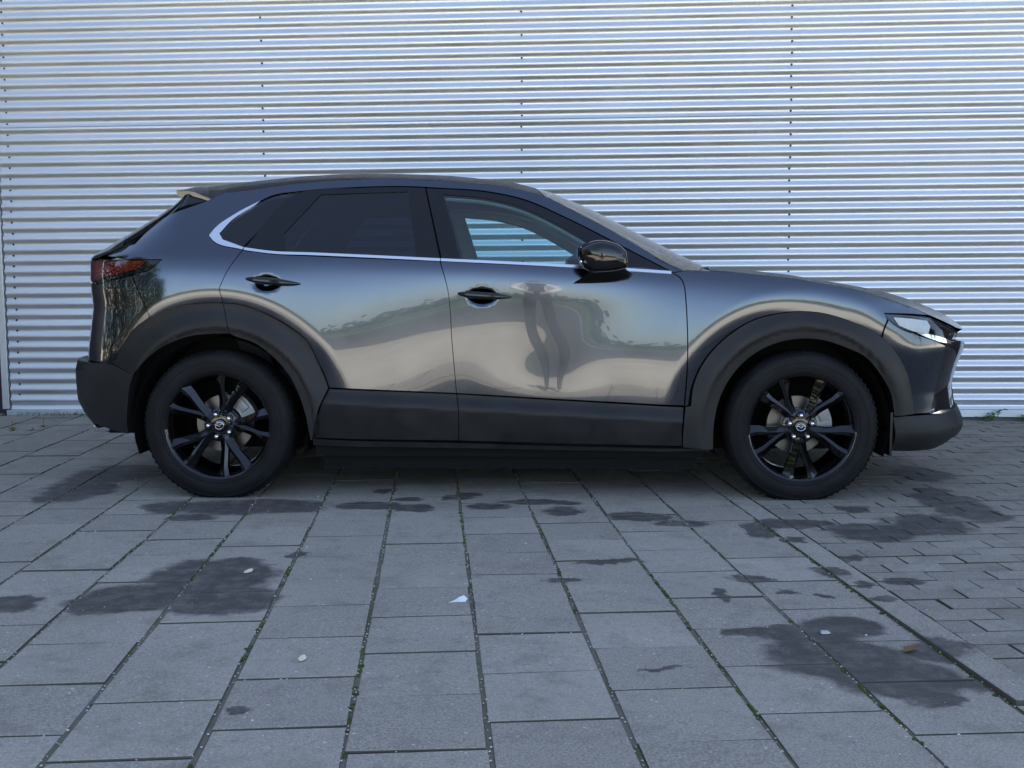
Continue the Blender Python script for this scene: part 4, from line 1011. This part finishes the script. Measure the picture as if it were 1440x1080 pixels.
# dandelions by the left end of the wall
YEL = mat('dandelion_yellow', (.75, .52, .02), .8, 0, .2); SEED = mat('dandelion_seed', (.75, .73, .66), .9, 0, .2)
def dandelion(x, y, h, m, label, rnd):
    o = empty('dandelion', (x, y, 0)); st = MB(); st.tube([(0, 0, 0), (.006, 0, h*.6), (.004, 0, h)], .0018, 5); st.build('stem', LEAFM, o)
    hd = MB()
    for k in range(40):
        a = rnd.uniform(0, 6.28); e = rnd.uniform(.1, 1.4); r = .017; px, py, pz = r*math.cos(a)*math.cos(e), r*math.sin(a)*math.cos(e), r*.6*math.sin(e)
        w = .003; hd.add([(.004, 0, h), (.004+px-w*math.sin(a), py+w*math.cos(a), h+pz), (.004+px+w*math.sin(a), py-w*math.cos(a), h+pz)], [(0, 1, 2)])
    hd.build('flower_head', m, o)
    lf = MB()
    for k in range(7): a = k*.9+rnd.random(); blade(lf, 0, 0, .02, rnd.uniform(.04, .075), a, .008)
    lf.build('leaf_rosette', LEAFM, o); tag(o, label, 'dandelion', 'dandelions by the wall'); return o
rd = random.Random(4)
dandelion(-3.41, 1.56, .045, YEL, 'yellow dandelion nearest the left edge of the picture', rd)
dandelion(-3.24, 1.66, .05, YEL, 'yellow dandelion closest to the wall corner', rd)
dandelion(-3.36, 1.47, .02, YEL, 'short yellow dandelion in front of the other yellow ones', rd)
dandelion(-3.23, 1.46, .03, SEED, 'pale fluffy dandelion clump right of the yellow ones', rd)
PAPER = mat('white_paper', (.82, .83, .85), .8, 0, .3); PETAL = mat('cream_petal', (.78, .66, .50), .7, 0, .3); LEAFB = mat('dry_leaf', (.20, .12, .05), .8, 0, .2); PEBB = mat('pale_stone', (.50, .48, .45), .8, 0, .3)
def scrap(name, pts, m, loc, rz, label, cat):
    n = len(pts); V = [(x, y, z) for x, y, z in pts]+[(x, y, z+.0012) for x, y, z in pts]
    F = [tuple(range(n))[::-1], tuple(range(n, 2*n))]+[(k, (k+1) % n, n+(k+1) % n, n+k) for k in range(n)]
    o = obj(name, mesh(name, V, F), m); o.location = loc; o.rotation_euler = (0, 0, rz); return tag(o, label, cat)
scrap('paper_scrap', [(-.030, -.010, 0), (-.004, -.012, .003), (.022, -.006, 0), (.028, .006, .006), (.018, .014, .014), (.004, .016, .009), (-.012, .004, .002)], PAPER, (-.165, -2.50, .003), .1, 'torn scrap of white paper lying on a slab joint', 'paper')
scrap('petal', [(-.015, -.006, 0), (-.005, -.011, .001), (.008, -.010, .002), (.017, -.002, .006), (.015, .007, .008), (.003, .012, .005), (-.010, .008, .002), (-.016, .001, .001)], PETAL, (-.895, -2.155, .003), .6, 'cream petal on the dark damp patch left of centre', 'petal')
scrap('petal', [(-.012, -.005, 0), (-.003, -.010, .002), (.009, -.007, .004), (.012, .003, .010), (.005, .011, .007), (-.006, .009, .002)], PETAL, (-.545, -3.02, .003), .9, 'cream petal on dry paving in front of the damp patch', 'petal')
scrap('dry_leaf', [(-.03, -.006, 0), (0, -.012, .003), (.03, -.002, .006), (.026, .008, .004), (-.01, .010, .004)], LEAFB, (1.06, -2.945, .004), .5, 'curled brown dry leaf beside the kerb', 'leaf')
pb = MB(); blob(pb, 0, 0, .003, .014, random.Random(5)); o = pb.build('stone', PEBB); o.location = (1.015-.14, -2.80, .002); o.scale = (1.2, .8, .8); tag(o, 'pale pebble lying on the large damp patch', 'stone')
# ------------------------------------------------------------------ beyond the photographer: seen only as reflections
BARK = mat('bark', (.09, .07, .05), .9, 0, .2, vary=.3, vscale=6); LEAVES = mat('foliage', (.050, .078, .030), .8, 0, .15, vary=.25, vscale=2)
def tree(x, y, h, r, label, seed):
    rnd = random.Random(seed); o = empty('tree', (x, y, 0)); t = MB(); t.tube([(0, 0, 0), (.1, 0, h*.3), (0, .1, h*.6), (.1, 0, h*.9)], [.22, .17, .1, .03], 8)
    cl = []
    for k in range(16):
        a = rnd.uniform(0, 6.28); e = rnd.uniform(-.4, 1.2); q = r*rnd.uniform(.35, .8); c = Vector((q*math.cos(a)*math.cos(e), q*math.sin(a)*math.cos(e), h*.62+q*math.sin(e)*1.1)); cl.append(c)
        t.tube([(0, 0, h*rnd.uniform(.3, .5)), tuple(c*.5+Vector((0, 0, h*.25))), tuple(c)], [.07, .05, .02], 5)
    t.build('trunk', BARK, o); V = []; F = []
    for c in cl:
        cr = r*rnd.uniform(.3, .5)
        for q in range(110):
            d = Vector((rnd.gauss(0, 1), rnd.gauss(0, 1), rnd.gauss(0, 1))).normalized()*cr*rnd.random()**.4; p = c+d
            a = Vector((rnd.gauss(0, 1), rnd.gauss(0, 1), rnd.gauss(0, 1))).normalized(); b = a.cross(d if d.length > 1e-3 else Vector((0, 0, 1))).normalized(); s = rnd.uniform(.12, .26)
            k = len(V); V += [tuple(p-a*s), tuple(p+b*s*.6), tuple(p+a*s), tuple(p-b*s*.6)]; F.append((k, k+1, k+2, k+3))
    obj('crown', mesh('crown', V, F), LEAVES, o); tag(o, label, 'tree', 'trees around the yard'); return o
for i, (x, y, h, r, lb) in enumerate(((-11, -6, 8, 3.0, 'broad tree left of the yard nearest the paving'), (-14, -1, 10, 3.4, 'tall tree left of the yard beside the dark wing'), (-13, -12, 9, 3.4, 'tall tree left of the yard at the road corner'),
        (-20, -7, 9, 3.6, 'tree left of the yard behind the broad one'), (24, -9, 7, 2.6, 'broad tree right of the yard near the road'), (30, -3, 8, 3.0, 'tall tree right of the yard behind the broad one'))): tree(x, y, h, r, lb, i+1)
def tall_hedge(x, y0, y1, h, label):
    rnd = random.Random(21); V = []; F = []; o = empty('hedge', (x, (y0+y1)/2, 0)); L = y1-y0; st = MB()
    for q in range(14000):
        px = rnd.gauss(0, .45); py = rnd.uniform(-L/2, L/2); pz = rnd.uniform(0, h+.5*math.sin(py*1.3)+.3*math.sin(py*3.7)); s = rnd.uniform(.06, .15); a = Vector((rnd.gauss(0, 1), rnd.gauss(0, 1), rnd.gauss(0, 1))).normalized(); b = a.orthogonal().normalized()
        k = len(V); V += [tuple(Vector((px, py, pz))-a*s), tuple(Vector((px, py, pz))+b*s*.6), tuple(Vector((px, py, pz))+a*s), tuple(Vector((px, py, pz))-b*s*.6)]; F.append((k, k+1, k+2, k+3))
    for k in range(int(L/.8)): st.tube([(0, -L/2+.4+k*.8, 0), (.05, -L/2+.4+k*.8, h*.8)], [.06, .02], 5)
    obj('foliage', mesh('foliage', V, F), LEAVES, o); st.build('stems', BARK, o); return tag(o, label, 'hedge')
tall_hedge(-9.0, -13, 1.5, 3.2, 'tall dark hedge closing the left side of the yard')
rnd = random.Random(8); V = []; F = []
for q in range(9000):
    x = rnd.uniform(-120, 120); z = abs(rnd.gauss(0, .55)); y = -60+rnd.gauss(0, .6); s = rnd.uniform(.15, .35); a = rnd.uniform(0, 6.28); k = len(V)
    V += [(x-s*math.cos(a), y-s*math.sin(a), z), (x, y, z-s*.6), (x+s*math.cos(a), y+s*math.sin(a), z+.1), (x, y+.1, z+s*.7)]; F.append((k, k+1, k+2, k+3))
tag(obj('hedge', mesh('hedge', V, F), LEAVES), 'low dark hedge far behind the road', 'hedge', kind='stuff')
# the photographer, reflected in the doors: white sleeves, dark waistcoat, phone held at the waist
SKIN = mat('skin', (.55, .34, .25), .6, 0, .3); SHIRT = mat('white_shirt', (.78, .77, .74), .8, 0, .2); VEST = mat('dark_vest', (.02, .022, .03), .8, 0, .2); JEANS = mat('dark_trousers', (.03, .035, .05), .85, 0, .2); SHOE = mat('black_shoe', (.012, .012, .012), .5); HAIR = mat('dark_hair', (.03, .02, .015), .7)
def person(loc):
    V = []; E = []; RD = []
    def j(p, r, par=None):
        V.append(p); RD.append(r); k = len(V)-1
        if par is not None: E.append((par, k))
        return k
    pel = j((0, 0, .96), .155); wai = j((0, .01, 1.12), .135, pel); che = j((0, 0, 1.32), .16, wai); upp = j((0, -.01, 1.43), .13, che); nk = j((0, 0, 1.52), .058, upp)
    h1 = j((0, .015, 1.585), .075, nk); h2 = j((0, .01, 1.665), .090, h1); h3 = j((0, 0, 1.735), .062, h2)
    for s in (-1, 1):
        hip = j((.10*s, 0, .90), .098, pel); kn = j((.12*s, .02, .50), .066, hip); an = j((.13*s, -.01, .09), .045, kn); ft = j((.135*s, .08, .045), .045, an); j((.14*s, .19, .035), .034, ft)
        sh = j((.185*s, -.01, 1.40), .078, upp); el = j((.29*s, .03, 1.12), .070, sh); wr = j((.115*s, .265, 1.0), .036, el); pa = j((.085*s, .315, .985), .032, wr)
        for q, (dx, dz, L) in enumerate(((-.0, .030, .055), (0, .012, .065), (0, -.006, .062), (0, -.022, .048))):
            f1 = j((.062*s, .335, .985+dz), .0095, pa); j((.034*s, .342-.0, .985+dz*1.05), .0085, f1)
        t1 = j((.075*s, .295, 1.012), .011, pa); j((.045*s, .300, 1.026), .009, t1)
    me = bpy.data.meshes.new('person'); me.from_pydata(V, E, []); o = bpy.data.objects.new('tmp', me); col.objects.link(o)
    md = o.modifiers.new('skin', 'SKIN'); md.use_smooth_shade = True
    for i, sv_ in enumerate(me.skin_vertices[0].data): sv_.radius = (RD[i], RD[i]*.82 if i in (pel, wai, che, upp) else RD[i]); sv_.use_root = (i == 0)
    sb = o.modifiers.new('sub', 'SUBSURF'); sb.levels = 1; sb.render_levels = 1
    dg = bpy.context.evaluated_depsgraph_get(); me2 = bpy.data.meshes.new_from_object(o.evaluated_get(dg)); bpy.data.objects.remove(o)
    me2.name = 'person'; me2.materials.clear()
    for m_ in (VEST, SHIRT, SKIN, JEANS, SHOE): me2.materials.append(m_)
    for p in me2.polygons:
        x, y, z = p.center; p.use_smooth = True
        if z > 1.50: i = 2
        elif y > .24 and z > .9: i = 2
        elif abs(x) > .115 and z > .98 or (y > .13 and z > .9): i = 1
        elif z > .97: i = 0
        elif z > .10: i = 3
        else: i = 4
        p.material_index = i
    b = obj('person', me2); b.location = loc
    hm = MB(); Vh = []; Fh = []; n = 16
    for a in range(9):
        e = a/8*math.pi*.62
        for k in range(n): t = 2*math.pi*k/n; Vh.append((.083*math.sin(e)*math.cos(t), -.018+.100*math.sin(e)*math.sin(t), 1.690+.098*math.cos(e)-(.03 if math.sin(t) > .3 and a == 8 else 0)*-1))
    for a in range(8):
        for k in range(n): Fh.append((a*n+k, a*n+(k+1) % n, (a+1)*n+(k+1) % n, (a+1)*n+k))
    hm.add(Vh, Fh); hm.build('hair', HAIR, b, ang=80)
    fm = MB(); fm.tube([(0, .092, 1.665), (0, .112, 1.632), (0, .095, 1.625)], [.008, .013, .008], 8); fm.build('nose', SKIN, b, ang=80)
    for s in (-1, 1):
        em = MB(); em.lathe([(0, -.010), (.008, -.006), (.011, 0), (.008, .006), (0, .010)], 10, 'z', (.032*s, .085, 1.668)); em.build('eye', VEST, b, ang=80)
        em = MB(); em.lathe([(0, -.03), (.012, -.015), (.014, .01), (0, .03)], 8, 'z', (.090*s, 0, 1.655)); em.build('ear', SKIN, b, ang=80)
    mm_ = MB(); mm_.tube([(-.022, .088, 1.598), (0, .094, 1.596), (.022, .088, 1.598)], .005, 6); mm_.build('mouth', mat('lips', (.40, .16, .14), .5), b)
    tag(b, 'person in dark waistcoat and white sleeves holding a phone, reflected in the car door', 'person'); return b
person((.02, -6.16, 0))
ph = MB(); ph.box((0, 0, 0), (.148, .008, .074), bev=.003); o = ph.build('phone', PIANO); o.location = (.02, -5.826, .985); tag(o, 'black phone held sideways in both hands of the reflected person', 'phone')
